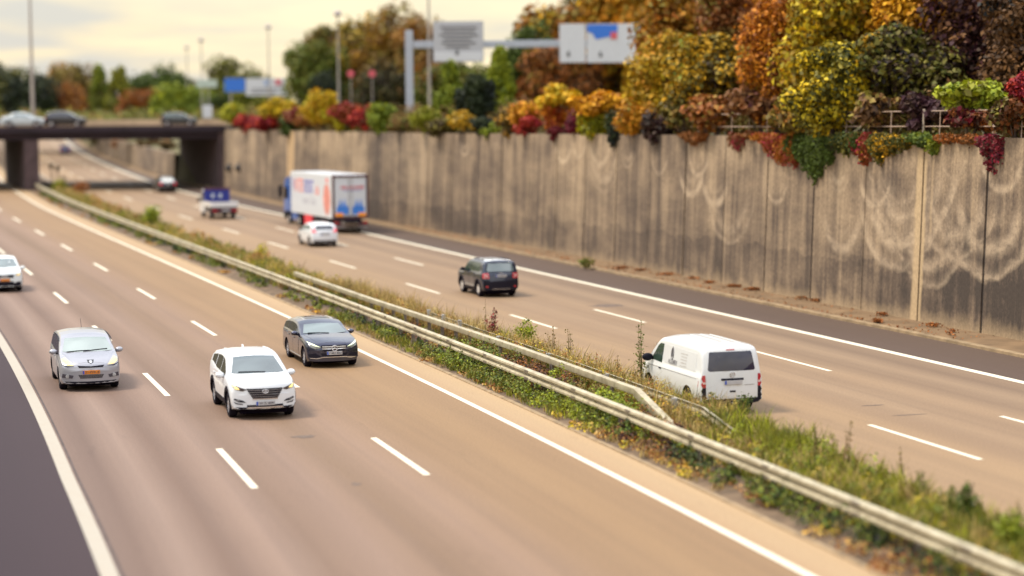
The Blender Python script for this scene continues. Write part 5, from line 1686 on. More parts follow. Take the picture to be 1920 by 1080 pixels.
# chassis
mb = MB(); mb.box((BL / 2 + .6, 0, .86), (BL + 2.6, 1.0, .24)); mb.box((.15, 0, .62), (.12, 2.3, .16)); mb.build('chassis', M_TRIM, R_)
mb = MB(); mb.box((-.02, 0, .66), (.10, 2.36, .30), bevel=.02); rb_ = mb.build('rear_bumper', M_FRAME, R_)
mb = MB(); mb.box((-.085, .05, .72), (.03, 1.1, .24), bevel=.01); mb.build('number_plate', plain('lorry_plate', (.5, .47, .42), .5), R_)
mb = MB(); mb.box((-.04, 0, .42), (.12, 2.3, .12), bevel=.02); mb.build('underrun_bar', plain('underrun_grey', (.30, .27, .26), .5, .2), R_)
for sg in (1, -1): MB().box((-.085, sg * 1.0, .72), (.03, .30, .14), bevel=.01).build('tail_light', M_TAIL, R_)
for x in (1.9, 3.2, 4.5, 9.7):
    for sg in (1, -1): wheel(R_, x, sg * 1.22, .48, .32, plain('lorry_rim', (.50, .46, .42), .5, .3), 10, .55)
for sg in (1, -1): wheel(R_, BL + 1.0, sg * 1.2, .48, .3, plain('lorry_rim', (.50, .46, .42), .5, .3), 10, .55)
for sg in (1, -1):
    MB().box((6.9, sg * 1.12, .64), (2.3, .22, .82), bevel=.03).build('side_box', plain('side_box_red', (.68, .04, .06), .5), R_)
    MB().box((5.4, sg * 1.15, .7), (.9, .06, .35), bevel=.02).build('side_guard', M_TRIM, R_)
    MB().box((11.1, sg * 1.12, .78), (1.7, .2, .62), bevel=.05).build('side_skirt', P_LBLUE, R_)
# cab
mb = MB()
cabp = [(BL + .25, .95), (BL + 2.35, .95), (BL + 2.42, 1.5), (BL + 2.2, 2.9), (BL + 1.85, 3.35), (BL + .25, 3.6)]
mb.prism(cabp, lambda a, b_, h: (a, h, b_), -1.22, 1.22); cb = mb.build('cab', P_LBLUE, R_)
for sg in (1, -1):
    MB().prism([(BL + 1.05, 1.95), (BL + 2.2, 1.9), (BL + 2.08, 2.75), (BL + 1.05, 2.75)], lambda a, b_, h: (a, h, b_), sg * 1.215, sg * 1.235).build('side_window', G_DARK, cb)
    MB().box((BL + 2.35, sg * 1.48, 2.45), (.16, .26, .85), bevel=.04).build('side_mirror', M_TRIM, cb)
    MB().tube([(BL + 2.2, sg * 1.2, 2.85), (BL + 2.35, sg * 1.45, 2.85)], .03, 6).build('mirror_arm', M_TRIM, cb)
    MB().box((BL + 1.0, sg * 1.17, 1.0), (1.2, .12, .16), bevel=.02).build('wheel_arch', M_TRIM, cb)
MB().prism([(-1.1, 1.9), (1.1, 1.9), (1.05, 2.85), (-1.05, 2.85)], lambda a, b_, h: (BL + 2.38 - (b_ - 1.6) * .17 + h, a, b_), 0, .03).build('windscreen', G_DARK, cb)
MB().box((BL + 2.4, 0, .7), (.2, 2.4, .5), bevel=.05).build('bumper', M_TRIM, R_)

# ------------------------------------------------------------------ small dropside truck
ra, rb = gp(399, 411.5), gp(444, 411)
mid = (ra + rb) / 2
R_ = empty('dropside_truck', mid, heading(146, False), .98)
tag(R_, 'small white dropside truck with a blue headboard behind its cab', 'truck')
P_TW = paint('truck_white', (.70, .71, .72), .35, dirt=.4)
mb = MB(); mb.box((1.5, 0, .92), (3.0, 2.04, .10)); mb.build('load_bed', M_TRIM, R_)
MB().box((-.02, 0, 1.14), (.05, 2.1, .42), bevel=.012).build('tailboard', P_TW, R_)
for sg in (1, -1): MB().box((1.5, sg * 1.03, 1.14), (2.96, .05, .42), bevel=.012).build('sideboard', P_TW, R_)
hb = MB().box((3.05, 0, 1.62), (.10, 2.04, 1.42), bevel=.02).build('headboard', plain('headboard_blue', (.020, .032, .25), .45, var=.2), R_)
MB().box((2.985, 0, 2.26), (.03, 1.98, .16), bevel=.01).build('top_rail', plain('headboard_maroon', (.10, .03, .07), .6), hb)
for yy in (-.28, .32): MB().box((2.985, yy, 1.72), (.03, .24, .34), bevel=.02).build('white_panel', P_BOX, hb)
mb = MB()
cabp = [(3.15, .45), (5.0, .45), (5.08, .8), (4.95, 1.15), (4.45, 1.35), (4.0, 2.12), (3.7, 2.25), (3.15, 2.25)]
mb.prism(cabp, lambda a, b_, h: (a, h, b_), -.98, .98); cb = mb.build('cab', P_TW, R_)
for sg in (1, -1):
    MB().prism([(3.4, 1.32), (4.35, 1.32), (3.95, 2.02), (3.4, 2.02)], lambda a, b_, h: (a, h, b_), sg * .975, sg * .992).build('side_window', G_DARK, cb)
    MB().box((4.35, sg * 1.16, 1.42), (.12, .22, .30), bevel=.03).build('side_mirror', M_TRIM, cb)
MB().prism([(-.85, 1.42), (.85, 1.42), (.80, 2.05), (-.80, 2.05)], lambda a, b_, h: (4.45 - (b_ - 1.35) * .585 + .02 + h, a, b_), 0, .02).build('windscreen', G_DARK, cb)
MB().box((2.4, 0, .68), (4.6, .8, .3)).build('chassis', M_TRIM, R_)
MB().box((.10, 0, .66), (.12, 2.0, .52), bevel=.02).build('rear_valance', M_TRIM, R_)
MB().box((-.02, 0, .70), (.08, 1.95, .20), bevel=.015).build('rear_bar', plain('rear_bar', (.12, .04, .05), .6), R_)
for sg in (1, -1): MB().box((-.07, sg * .78, .68), (.03, .36, .16), bevel=.01).build('tail_light', M_TAIL, R_)
MB().box((-.075, -.1, .68), (.03, .62, .14), bevel=.01).build('number_plate', M_PLATE, R_)
for x in (.95, 4.2):
    for sg in (1, -1): wheel(R_, x, sg * .96, .34, .24, M_RIMD, 9, .6)
# ------------------------------------------------------------------ vegetation
def leafmat(name, cols, rough=0.6, clump=0.5, scale=1.2, trans=0.15):
    """leaves take one of several autumn colours: clump by clump, then leaf by leaf"""
    if name in MATS: return MATS[name]
    m, nt, b = nmat(name)
    geo = nt.nodes.new('ShaderNodeNewGeometry')
    info = nt.nodes.new('ShaderNodeObjectInfo')
    n = noise(nt, coords(nt), scale, 2, 0.5)
    f = mth(nt, 'ADD', mth(nt, 'MULTIPLY_ADD', n, 2.2 * clump, -1.1 * clump + 0.5 - 0.5 * (1 - clump)), mth(nt, 'MULTIPLY', geo.outputs['Random Per Island'], (1 - clump)))
    k = len(cols)
    c = ramp(nt, [((i + 0.5) / k, cc) for i, cc in enumerate(cols)], f).outputs[0]
    v = mth(nt, 'MULTIPLY_ADD', geo.outputs['Random Per Island'], 0.8, 0.55)
    c = mixc(nt, 1.0, c, (1, 1, 1), 'MULTIPLY')
    hsv = nt.nodes.new('ShaderNodeHueSaturation')
    L(nt, c, hsv.inputs['Color']); L(nt, v, hsv.inputs['Value'])
    L(nt, hsv.outputs[0], b.inputs['Base Color'])
    b.inputs['Roughness'].default_value = rough
    b.inputs['Specular IOR Level'].default_value = 0.25
    if trans:
        tr = nt.nodes.new('ShaderNodeBsdfTranslucent'); L(nt, hsv.outputs[0], tr.inputs['Color'])
        mx = nt.nodes.new('ShaderNodeMixShader'); mx.inputs[0].default_value = trans
        out = nt.nodes['Material Output']
        L(nt, b.outputs[0], mx.inputs[1]); L(nt, tr.outputs[0], mx.inputs[2]); L(nt, mx.outputs[0], out.inputs['Surface'])
    MATS[name] = m
    return m


C = dict(dkgreen=(0.036, 0.052, 0.012), green=(0.105, 0.155, 0.020), lime=(0.34, 0.37, 0.014), olive=(0.19, 0.165, 0.026), yellow=(0.60, 0.44, 0.014), orange=(0.60, 0.235, 0.012), rust=(0.36, 0.11, 0.020), red=(0.44, 0.050, 0.020), crimson=(0.25, 0.012, 0.030), brown=(0.20, 0.095, 0.030), dkbrown=(0.060, 0.032, 0.020), purple=(0.055, 0.014, 0.026), gold=(0.60, 0.32, 0.012), navy=(0.016, 0.020, 0.022), dry=(0.42, 0.28, 0.10), straw=(0.52, 0.40, 0.15))


def LM(key, scale=1.2):
    cols = [C[k] for k in key.split('-')]
    return leafmat('leaves_%s_%d' % (key.replace('-', '_'), int(scale * 100)), cols, scale=scale)


M_BARK = plain('bark', (0.075, 0.05, 0.038), 0.95, var=0.5, scale=5)
M_STEM = plain('weed_stem', (0.15, 0.105, 0.04), 0.9, var=0.4)


def leaves_mesh(name, pts, nrm, size, mat, parent, aspect=1.5, rng=RNG):
    """one small folded blade (2 triangles) per point"""
    n = len(pts)
    pts = np.asarray(pts, float)
    up = rng.normal(size=(n, 3))
    a = np.cross(nrm, up); a /= np.linalg.norm(a, axis=1, keepdims=True) + 1e-9
    b = np.cross(nrm, a); b /= np.linalg.norm(b, axis=1, keepdims=True) + 1e-9
    s = (size * rng.uniform(0.6, 1.35, n))[:, None]
    fold = nrm * s * 0.18
    v = np.stack([pts - a * s * aspect * .5, pts - b * s * .5 + fold, pts + a * s * aspect * .5, pts + b * s * .5 + fold], 1).reshape(-1, 3)
    me = bpy.data.meshes.new(name)
    me.vertices.add(4 * n); me.vertices.foreach_set('co', v.ravel())
    me.loops.add(4 * n); me.loops.foreach_set('vertex_index', np.arange(4 * n))
    me.polygons.add(n); me.polygons.foreach_set('loop_start', np.arange(n) * 4)
    me.polygons.foreach_set('loop_total', np.full(n, 4))
    me.materials.append(mat)
    me.update(calc_edges=True); me.validate()
    return link(bpy.data.objects.new(name, me), parent)


def crown_points(rx, ry, rz, n, blobs, rng, cone=False, blob_r=0.42):
    """leaf positions spread through the volume of many overlapping clumps, relative to the crown's centre"""
    k = blobs
    cen = rng.normal(size=(k, 3)); cen /= np.linalg.norm(cen, axis=1, keepdims=True)
    cen *= (rng.uniform(0.05, 1.0, (k, 1)) ** 0.45) * (1.12 - blob_r)
    if cone:
        h = rng.uniform(-0.9, 0.85, k)
        w = (1 - (h + 1) / 2) * 0.75 + 0.06
        th = rng.uniform(0, 2 * math.pi, k)
        cen = np.stack([np.cos(th) * w * 0.8, np.sin(th) * w * 0.8, h], 1)
    r = rng.uniform(0.55, 1.25, k) * blob_r * (0.62 if cone else 1)
    idx = rng.integers(0, k, n)
    d = rng.normal(size=(n, 3)); d /= np.linalg.norm(d, axis=1, keepdims=True)
    rr = rng.uniform(0.25, 1.05, n) ** 0.6
    p = cen[idx] + d * (r[idx] * rr)[:, None]
    nr = d * 0.7 + rng.normal(size=(n, 3)) * 0.55 + np.array([0, 0, 0.35])
    nr /= np.linalg.norm(nr, axis=1, keepdims=True)
    return p * np.array([rx, ry, rz]), nr, cen * np.array([rx, ry, rz])


def tree(u, vtop, wpx, Y0, key, label, name='tree', cat='tree', vbase=None, zbase=7.0, cone=False, n=2600, group=None, leaf=None, trunk_frac=0.22, seed=None, depth=0.8):
    rng = np.random.default_rng(seed if seed is not None else int(u * 13 + vtop * 7 + 5000))
    Y = Y0 * 1.315
    top = at(u, vtop, Y)
    if vbase is not None: zbase = at(u, vbase, Y).z
    H_ = top.z - zbase
    rx = wpx * Y / F_PX / 2
    root = empty(name, (top.x, Y, zbase)); tag(root, label, cat, group)
    rz = H_ * (1 - trunk_frac) / 2
    cz = H_ - rz
    p, nr, cen = crown_points(rx * 1.15, rx * depth, rz * 1.02, int(n * 3), 52, rng, cone, 0.30)
    p = p + np.array([0, 0, cz])
    keep = p[:, 2] > 0.05
    ls = leaf or max(0.14, min(0.45, rx * 0.07))
    leaves_mesh('crown', p[keep], nr[keep], ls, LM(key, 0.25 if Y > 184 else 0.42), root, rng=rng)
    mb = MB()
    tr = max(0.04, 0.02 * H_ + 0.03)
    mb.tube([(0, 0, -0.5), (0.02 * H_ * rng.normal(), 0, H_ * 0.3), (0.03 * H_ * rng.normal(), 0, H_ * 0.62)], [tr * 1.3, tr, tr * 0.55], 8)
    for c_ in cen[: 9]:
        e = Vector((c_[0], c_[1], c_[2] + cz)) * 0.92
        s = Vector((0, 0, max(0.15 * H_, e.z * 0.45)))
        mid = (s + e) / 2 + Vector((0, 0, 0.06 * H_))
        mb.tube([s, mid, e], [tr * 0.55, tr * 0.35, tr * 0.12], 6, False)
    mb.build('trunk', M_BARK, root, True)
    return root


G1 = 'trees beyond the road bridge'
for a in [
    (12, 108, 120, 262, 'navy-dkgreen-olive', 'dark olive tree at the far left behind the bridge cars'),
    (62, 128, 90, 252, 'navy-dkgreen-navy', 'blackish green tree right behind the tallest lamp pole'),
    (104, 103, 60, 275, 'olive-gold-brown', 'narrow olive gold treetop between two dark crowns'),
    (140, 118, 120, 270, 'brown-olive-brown', 'broad brown olive tree behind the yellow green conifer shapes'),
    (118, 150, 80, 255, 'rust-brown-orange', 'rusty orange tree low behind the black hatchback'),
    (186, 122, 60, 245, 'olive-green-lime', 'slim lime green tree left of its wider lime neighbour'),
    (222, 122, 70, 243, 'green-olive-lime', 'wider lime green tree left of the dark round crown'),
    (290, 107, 115, 262, 'dkgreen-green-dkgreen', 'dark green round tree in the middle of the far tree line'),
    (276, 165, 95, 232, 'brown-rust-brown', 'brown orange bush like tree below the dark round crown'),
    (345, 152, 100, 225, 'lime-green-lime', 'bright yellow green tree behind the dark hatchback on the bridge'),
    (440, 110, 125, 258, 'dkgreen-olive-green', 'dark green rounded tree behind the pale green road sign'),
    (408, 166, 60, 215, 'dkgreen-green', 'small dark green tree beside the pale green road sign'),
    (330, 132, 60, 290, 'olive-brown', 'distant olive tree peeping between lime and dark crowns'),
    (485, 150, 110, 226, 'olive-green-yellow', 'olive yellow tree just behind the blue and white sign'),
]:
    tree(a[0], a[1], a[2] * 1.25, *a[3:5], label=a[5], cone=(a[0] in (186, 222)), n=2400, group=G1, trunk_frac=0.02)
G2 = 'big autumn trees right of the bridge'
for a in [
    (592, 72, 130, 178, 'olive-green-olive', 'olive green tree at the left flank of the big autumn trees'),
    (634, 38, 150, 186, 'dkgreen-olive-brown', 'dark olive tree second from left among the big autumn trees'),
    (690, 18, 170, 182, 'brown-olive-gold', 'tall golden brown tree left of the highest autumn crown'),
    (748, 8, 170, 176, 'gold-brown-olive', 'highest golden autumn tree behind the gantry post'),
    (796, 28, 120, 170, 'orange-brown-olive', 'orange brown tree directly left of the grey gantry sign'),
    (612, 130, 80, 165, 'dkgreen-navy-green', 'low dark green tree under the olive crowns'),
    (720, 110, 120, 160, 'dkbrown-dkgreen-brown', 'dark brown tree behind the gantry post foot'),
    (868, 112, 170, 150, 'olive-green-brown', 'olive brown tree filling the gap under the grey gantry sign'),
]:
    tree(*a[:5], label=a[5], n=3000, group=G2, trunk_frac=0.10)
G3 = 'trees behind the retaining wall'
for a in [
    (842, 116, 92, 106, 'lime-green-lime', 'pointed lime tree under the grey gantry sign', True),
    (938, 88, 96, 104, 'green-lime-green', 'pointed yellow green tree right of the grey gantry sign', True),
    (893, 140, 60, 100, 'dkgreen-navy', 'dark small tree between the two pointed lime trees', False),
    (1008, 30, 110, 128, 'dkgreen-green-dkgreen', 'dark green tree left of the white gantry sign', False),
    (1095, -30, 200, 131, 'dkbrown-orange-brown-olive-gold', 'tall orange brown tree behind the white gantry sign', False),
    (1040, 76, 130, 126, 'dkbrown-brown-rust-olive', 'reddish brown tree below the gantry beam', False),
    (1185, -60, 190, 128, 'dkbrown-gold-orange-olive-gold', 'tall golden orange tree just right of the white gantry sign', False),
    (1275, 50, 140, 80, 'brown-yellow-gold-olive-orange', 'golden tree in the middle of the wall behind orange bushes', False),
    (1320, -70, 190, 88, 'dkbrown-gold-rust-olive-orange', 'tall rusty gold tree behind the middle of the wall', False),
    (1345, 60, 150, 74, 'dkbrown-olive-gold-green', 'olive dark tree left of the red orange column', False),
    (1400, -90, 150, 78, 'dkbrown-rust-brown-olive', 'dark reddish brown tree left of the red orange column', False),
    (1462, -20, 120, 68, 'brown-rust-orange-rust', 'slim red orange tree like a column', False),
    (1505, -120, 150, 76, 'dkbrown-rust-orange-gold', 'tall rust orange tree behind the red orange column', False),
    (1580, -110, 190, 66, 'dkgreen-gold-olive-yellow-gold', 'large yellow gold tree with olive patches', False),
    (1660, -130, 210, 70, 'dkbrown-gold-orange-olive-gold', 'large orange gold tree in the top right of the photo', False),
    (1745, -120, 200, 64, 'dkbrown-orange-gold-brown', 'orange tree with dark gaps beside the purple trees', False),
    (1700, 40, 190, 62, 'navy-dkbrown-olive-dkgreen-gold', 'dark olive tree standing in the shade below the orange crowns', False),
    (1560, 70, 130, 62, 'dkgreen-olive-yellow-gold', 'yellow green low tree with a bright orange top', False),
    (1860, -100, 190, 62, 'dkbrown-purple-brown', 'dark purple tree in the top right corner', False),
    (1930, -60, 160, 58, 'dkbrown-brown-navy', 'blackish purple tree cut by the right edge', False),
    (1810, -140, 180, 80, 'dkbrown-brown', 'dark brown tree behind the purple tree', False),
]:
    tree(a[0], a[1], a[2] * (1.0 if a[6] else 1.28), *a[3:5], label=a[5], cone=a[6], n=5200, group=G3, trunk_frac=0.03)
# a row of darker trees farther back closes the gaps
for i, (u, vt, key) in enumerate([(1130, -40, 'dkbrown-olive'), (1240, -60, 'brown-olive'), (1360, -70, 'brown-gold'), (1460, -80, 'rust-orange'), (1560, -90, 'olive-gold'), (1680, -90, 'brown-olive'), (1790, -90, 'brown-dkbrown'), (1900, -90, 'purple-dkbrown')]):
    tree(u, vt, 190, 132 - i * 3, key, 'shaded %s tree in the back row, %s' % (key.split('-')[0].replace('dk', 'dark '), ['behind the white gantry sign', 'behind the golden orange tree', 'behind the dark red brown tree', 'behind the red orange column', 'behind the yellow gold tree', 'behind the large orange tree', 'behind the dark purple tree', 'at the right edge'][i]), n=2600, group='back row of trees', trunk_frac=0.05)


def bush(u, vtop, vbot, wpx, key, label, dy=0.8, n=900, name='bush', cat='bush', leaf=None, hang=False, seed=None):
    """a bush on the wall's crest (dy metres behind its face; negative hangs in front)"""
    t = wall_t(u)
    f_ = wall_pt(t, 7.06)
    Y = f_.y + dy
    a, e = at(u, vtop, Y), at(u, vbot, Y)
    H_ = a.z - e.z
    rx = wpx * Y / F_PX / 2
    rng = np.random.default_rng(seed or int(u * 17 + vtop))
    root = empty(name, (a.x, Y, e.z)); tag(root, label, cat, 'bushes along the top of the wall')
    p, nr, cen = crown_points(rx * 1.5, min(rx * 1.2, 1.4), H_ / 2 * 1.08, int(n * 1.6), 14, rng, blob_r=.42)
    p += np.array([0, 0, H_ / 2])
    leaves_mesh('foliage', p, nr, leaf or max(0.10, min(.26, rx * .2)), LM(key), root, rng=rng)
    mb = MB()
    for c_ in cen[:6]:
        e_ = Vector((c_[0], c_[1], c_[2] + H_ / 2)) * .9
        mb.tube([(c_[0] * .15, c_[1] * .15, -0.1), e_ * .5 + Vector((0, 0, .1 * H_)), e_], [.035, .025, .008], 5, False)
    mb.build('stems', M_BARK, root)
    return root


for a in [
    (438, 190, 240, 46, 'yellow-lime-olive', 'yellow bush at the bridge end of the wall'),
    (466, 212, 248, 46, 'crimson-red', 'crimson bush right of the yellow one by the bridge'),
    (508, 208, 250, 54, 'red-crimson-red', 'bright red bush between crimson and dark green ones'),
    (528, 184, 226, 60, 'gold-yellow-olive', 'golden bush behind the bright red one'),
    (546, 214, 254, 40, 'dkgreen-green', 'small dark green bush hanging over the pale wall panel'),
    (556, 198, 236, 48, 'crimson-brown', 'dull crimson bush below the end of the blue and white sign'),
    (604, 164, 240, 62, 'yellow-gold-lime', 'tall yellow bush left of the wall middle distance'),
    (580, 208, 246, 44, 'rust-brown', 'rusty low bush at the foot of the tall yellow one'),
    (644, 222, 248, 38, 'yellow-lime', 'small pale yellow bush on the wall crest'),
    (652, 192, 238, 50, 'rust-crimson', 'rusty red bush behind the small pale yellow one'),
    (686, 194, 244, 44, 'crimson-red', 'dark crimson bush left of the round lime bush'),
    (713, 194, 252, 54, 'lime-green-lime', 'round lime green bush on the wall left of the gantry'),
    (752, 210, 250, 56, 'olive-brown-green', 'olive brown bush at the gantry post foot'),
    (800, 196, 252, 48, 'lime-olive', 'yellow green bush right of the gantry post'),
    (832, 214, 256, 54, 'dkbrown-olive', 'dark brownish bush below the first pointed lime tree'),
    (872, 206, 252, 54, 'olive-gold-green', 'olive gold bush between the pointed lime trees'),
    (905, 216, 258, 42, 'dkgreen-navy', 'dark green bush below the second pointed lime tree'),
    (920, 228, 262, 32, 'green-lime', 'small fresh green bush hanging over the wall edge'),
    (958, 198, 256, 46, 'olive-dkbrown-gold', 'brown olive bush left of the orange ones'),
    (985, 184, 240, 62, 'orange-gold-red', 'vivid orange bush left of the scarlet one'),
    (992, 216, 256, 42, 'red-crimson', 'red bush low in front of the vivid orange one'),
    (1045, 188, 246, 44, 'red-orange', 'scarlet bush in the middle of the row'),
    (1048, 160, 208, 70, 'yellow-gold', 'yellow bush behind the scarlet one'),
    (1082, 204, 264, 38, 'crimson-purple', 'deep crimson bush hanging over the wall'),
    (1048, 232, 266, 34, 'crimson-dkbrown', 'wine red tuft hanging over the wall below the scarlet bush'),
    (1118, 198, 264, 60, 'olive-lime-gold', 'olive bush with yellow flecks right of the crimson one'),
    (1126, 168, 218, 80, 'orange-gold', 'orange gold bush behind the olive one'),
    (1160, 212, 280, 42, 'navy-dkgreen', 'almost black bush drooping over the wall'),
    (1195, 184, 262, 62, 'gold-orange-olive', 'golden orange bush right of the almost black one'),
    (1232, 204, 284, 60, 'purple-dkbrown-navy', 'dark purple brown bush drooping over the wall'),
    (1282, 176, 256, 80, 'dkbrown-olive-brown', 'dark brown bush where the railing starts'),
    (1345, 168, 244, 90, 'brown-rust-olive', 'rusty brown bush behind the left part of the railing'),
    (1425, 160, 244, 90, 'rust-brown-purple', 'reddish bush behind the railing below the red column tree'),
    (1505, 176, 248, 90, 'brown-olive-rust', 'brown olive bush behind the railing'),
    (1572, 160, 250, 80, 'olive-yellow-green', 'yellow green bush overgrowing the middle of the railing'),
    (1650, 176, 246, 96, 'dkbrown-brown-olive', 'dark brown shaded bush behind the railing'),
    (1738, 168, 246, 96, 'purple-dkbrown', 'deep purple bush behind the thick railing post'),
    (1826, 150, 214, 110, 'olive-lime-green', 'green arching bush right of the thick railing post'),
    (1820, 200, 250, 90, 'crimson-dkbrown-rust', 'wine coloured bush under the green arching one'),
    (1905, 178, 262, 80, 'rust-dkbrown-olive', 'rusty bush cut by the right edge of the photo'),
    (1925, 130, 200, 60, 'crimson-red', 'small red bush high at the right edge'),
]:
    bush(*a[:5], label=a[5], dy=0.9 if a[2] < 247 else 0.35, n=1000)


def ivy(u0, u1, vtop, vbot_fn, key, label, n=2600, leaf=.085):
    """creeper hanging down the wall's face between two image columns"""
    rng = np.random.default_rng(int(u0 * 3))
    pts, nr = [], []
    strands = max(8, int((u1 - u0) * 0.55))
    us = rng.uniform(u0, u1, strands)
    root_t = wall_t((u0 + u1) / 2); root_p = wall_pt(root_t, 7.05, -0.05)
    lines = []
    n = int(n * 1.5); per = n // strands
    for u in us:
        t = wall_t(u); f_ = wall_pt(t, 7.06)
        z0 = 7.0 + rng.uniform(0, .16); z1 = at(u, vbot_fn(u) + rng.normal() * 3, f_.y).z; z1 = z0 + (z1 - z0) * (rng.uniform(.35, 1.05) if u1 - u0 != 78 else rng.uniform(.6, 1.03))
        bulge_ = rng.uniform(.10, .42)
        for k in range(per):
            s = rng.uniform(0, 1)
            z = z0 + (z1 - z0) * s
            q = wall_pt(t, z, -.03 - bulge_ * math.sin(math.pi * min(1, s * .8 + .15)) * rng.uniform(.25, 1.0))
            pts.append((q.x + rng.normal() * .10 - root_p.x, q.y + rng.normal() * .03 - root_p.y, q.z + rng.normal() * .05 - root_p.z))
            d = np.array([rng.normal() * .5, -1 + rng.normal() * .4, .25 + rng.normal() * .5]); nr.append(d / np.linalg.norm(d))
        lines.append([wall_pt(t, z0 + (z1 - z0) * s, -.05 - bulge_ * .5 * math.sin(math.pi * s)) - root_p for s in (0, .35, .7, 1)])
    root = empty('hanging_creeper', root_p); tag(root, label, 'creeper', 'creepers hanging down the wall')
    leaves_mesh('foliage', pts, np.array(nr), leaf, LM(key), root, rng=rng)
    mb = MB()
    for l_ in lines[:14]: mb.tube(l_, .012, 4, False)
    mb.build('stems', M_BARK, root)
def vee(c, w, v0, v1): return lambda u: v0 + (v1 - v0) * max(0, 1 - abs(u - c) / w)
ivy(1284, 1330, 240, vee(1308, 26, 248, 276), 'rust-brown', 'short rusty creeper left of the long green one', 1300)
ivy(1376, 1418, 240, vee(1388, 20, 254, 288), 'rust-brown-crimson', 'thin rusty creeper with a bare stalk', 1100)
ivy(1425, 1500, 238, lambda u: 262 + 50 * min(1, max(0, (u - 1436) / 30)), 'orange-rust-crimson', 'orange red creeper draped left of the long green one', 3600)
ivy(1490, 1568, 244, lambda u: 306 + 36 * max(0, 1 - abs(u - 1535) / 34), 'dkgreen-green-dkgreen', 'longest creeper, dark green, hanging like a beard', 5200)
ivy(1572, 1622, 246, lambda u: 288 - .1 * abs(u - 1590), 'green-dkgreen-olive', 'green square cut creeper right of the longest one', 2600)
ivy(1612, 1640, 246, vee(1628, 16, 280, 318), 'rust-crimson', 'narrow red creeper strand right of the green square one', 1400)
ivy(1630, 1720, 247, lambda u: 310 - 45 * max(0, (u - 1656)) / 64, 'olive-dkgreen-gold', 'olive creeper with slanting lower edge', 3600)
ivy(1712, 1766, 247, vee(1755, 40, 262, 288), 'lime-green-dkgreen', 'bright green creeper ending in a straight edge', 2400)
ivy(1770, 1830, 246, lambda u: 268, 'brown-rust', 'thin brown creeper fringe on the wall crest', 700)
ivy(1846, 1884, 240, vee(1868, 20, 290, 332), 'purple-crimson-dkbrown', 'dark purple creeper strands near the right edge', 700)
# dense scrub between the bushes and under the trees
def undergrowth(name, spots, key, label, size, sc):
    pts, nr = [], []
    for c_, r, h, n_ in spots:
        a = RNG.normal(size=(n_, 3)); a /= np.linalg.norm(a, axis=1, keepdims=True)
        rr = RNG.uniform(.3, 1, (n_, 1)) ** .5
        p_ = np.array([c_.x, c_.y, c_.z + h * .45]) + a * rr * np.array([r, r, h * .6]); pts.append(p_)
        q = a * .6 + RNG.normal(size=(n_, 3)) * .5 + np.array([0, -.2, .4]); nr.append(q / np.linalg.norm(q, axis=1, keepdims=True))
    o = leaves_mesh(name, np.concatenate(pts), np.concatenate(nr), size, LM(key, sc), None); tag(o, label, 'scrub', kind='stuff')
sp = []
for _ in range(330):
    t = RNG.uniform(42, 191); q = wall_pt(t, 7.0, RNG.uniform(1.6, 6.5)); sp.append((q, RNG.uniform(.7, 1.5), RNG.uniform(.8, 2.4), 170))
undergrowth('undergrowth', sp, 'dkbrown-olive-brown-dkgreen', 'tangled brown scrub behind the bushes on the wall crest', .15, .5)
sp = []
for _ in range(300):
    x = RNG.uniform(-125, -28); q = Vector((x, RNG.uniform(264, 330), 7.0)); sp.append((q, RNG.uniform(2, 4), RNG.uniform(1.6, 3.6), 150))
undergrowth('undergrowth', sp, 'dkgreen-olive-green-brown-lime', 'hedge like scrub under the trees beyond the road bridge', .38, .12)
# bushes on the slope above the far wall
for i, (u, v0, v1, w, key, lab) in enumerate([(190, 256, 276, 60, 'brown-olive', 'brown bush on the slope farthest along the far wall'), (235, 256, 280, 60, 'rust-brown', 'rusty bush in the middle of the slope above the far wall'), (280, 256, 284, 60, 'brown-dkgreen', 'brown green bush on the slope close to the abutment'), (314, 258, 288, 46, 'dkgreen-brown', 'dark bush on the slope beside the abutment')]):
    # stand on the far wall's crest
    lo, hi = 214.0, 330.0
    for _ in range(40):
        m_ = (lo + hi) / 2
        q = P(m_, WALL_AT(m_) + 1.0)
        if q.x / q.y > (u - 960) / F_PX: lo = m_
        else: hi = m_
    Y = P(lo, WALL_AT(lo) + 1.0).y
    a, e = at(u, v0, Y), at(u, v1, Y)
    rng = np.random.default_rng(900 + i)
    rx, H_ = w * Y / F_PX / 2, a.z - e.z
    root = empty('bush', (a.x, Y, e.z)); tag(root, lab, 'bush', 'bushes above the far wall')
    p, nr, cen = crown_points(rx, 1.4, H_ / 2, 1100, 9, rng, blob_r=.5)
    leaves_mesh('foliage', p + np.array([0, 0, H_ / 2]), nr, .26, LM(key), root, rng=rng)
    MB().tube([(0, 0, -.3), (.05, 0, H_ * .5)], [.06, .03], 6).build('stems', M_BARK, root)

# ------------------------------------------------------------------ weeds of the median (ground cover nobody could count)
BK = {}


def bucket(k): return BK.setdefault(k, [[], [], []])  # leaf points, normals, sizes


BLADES = {}


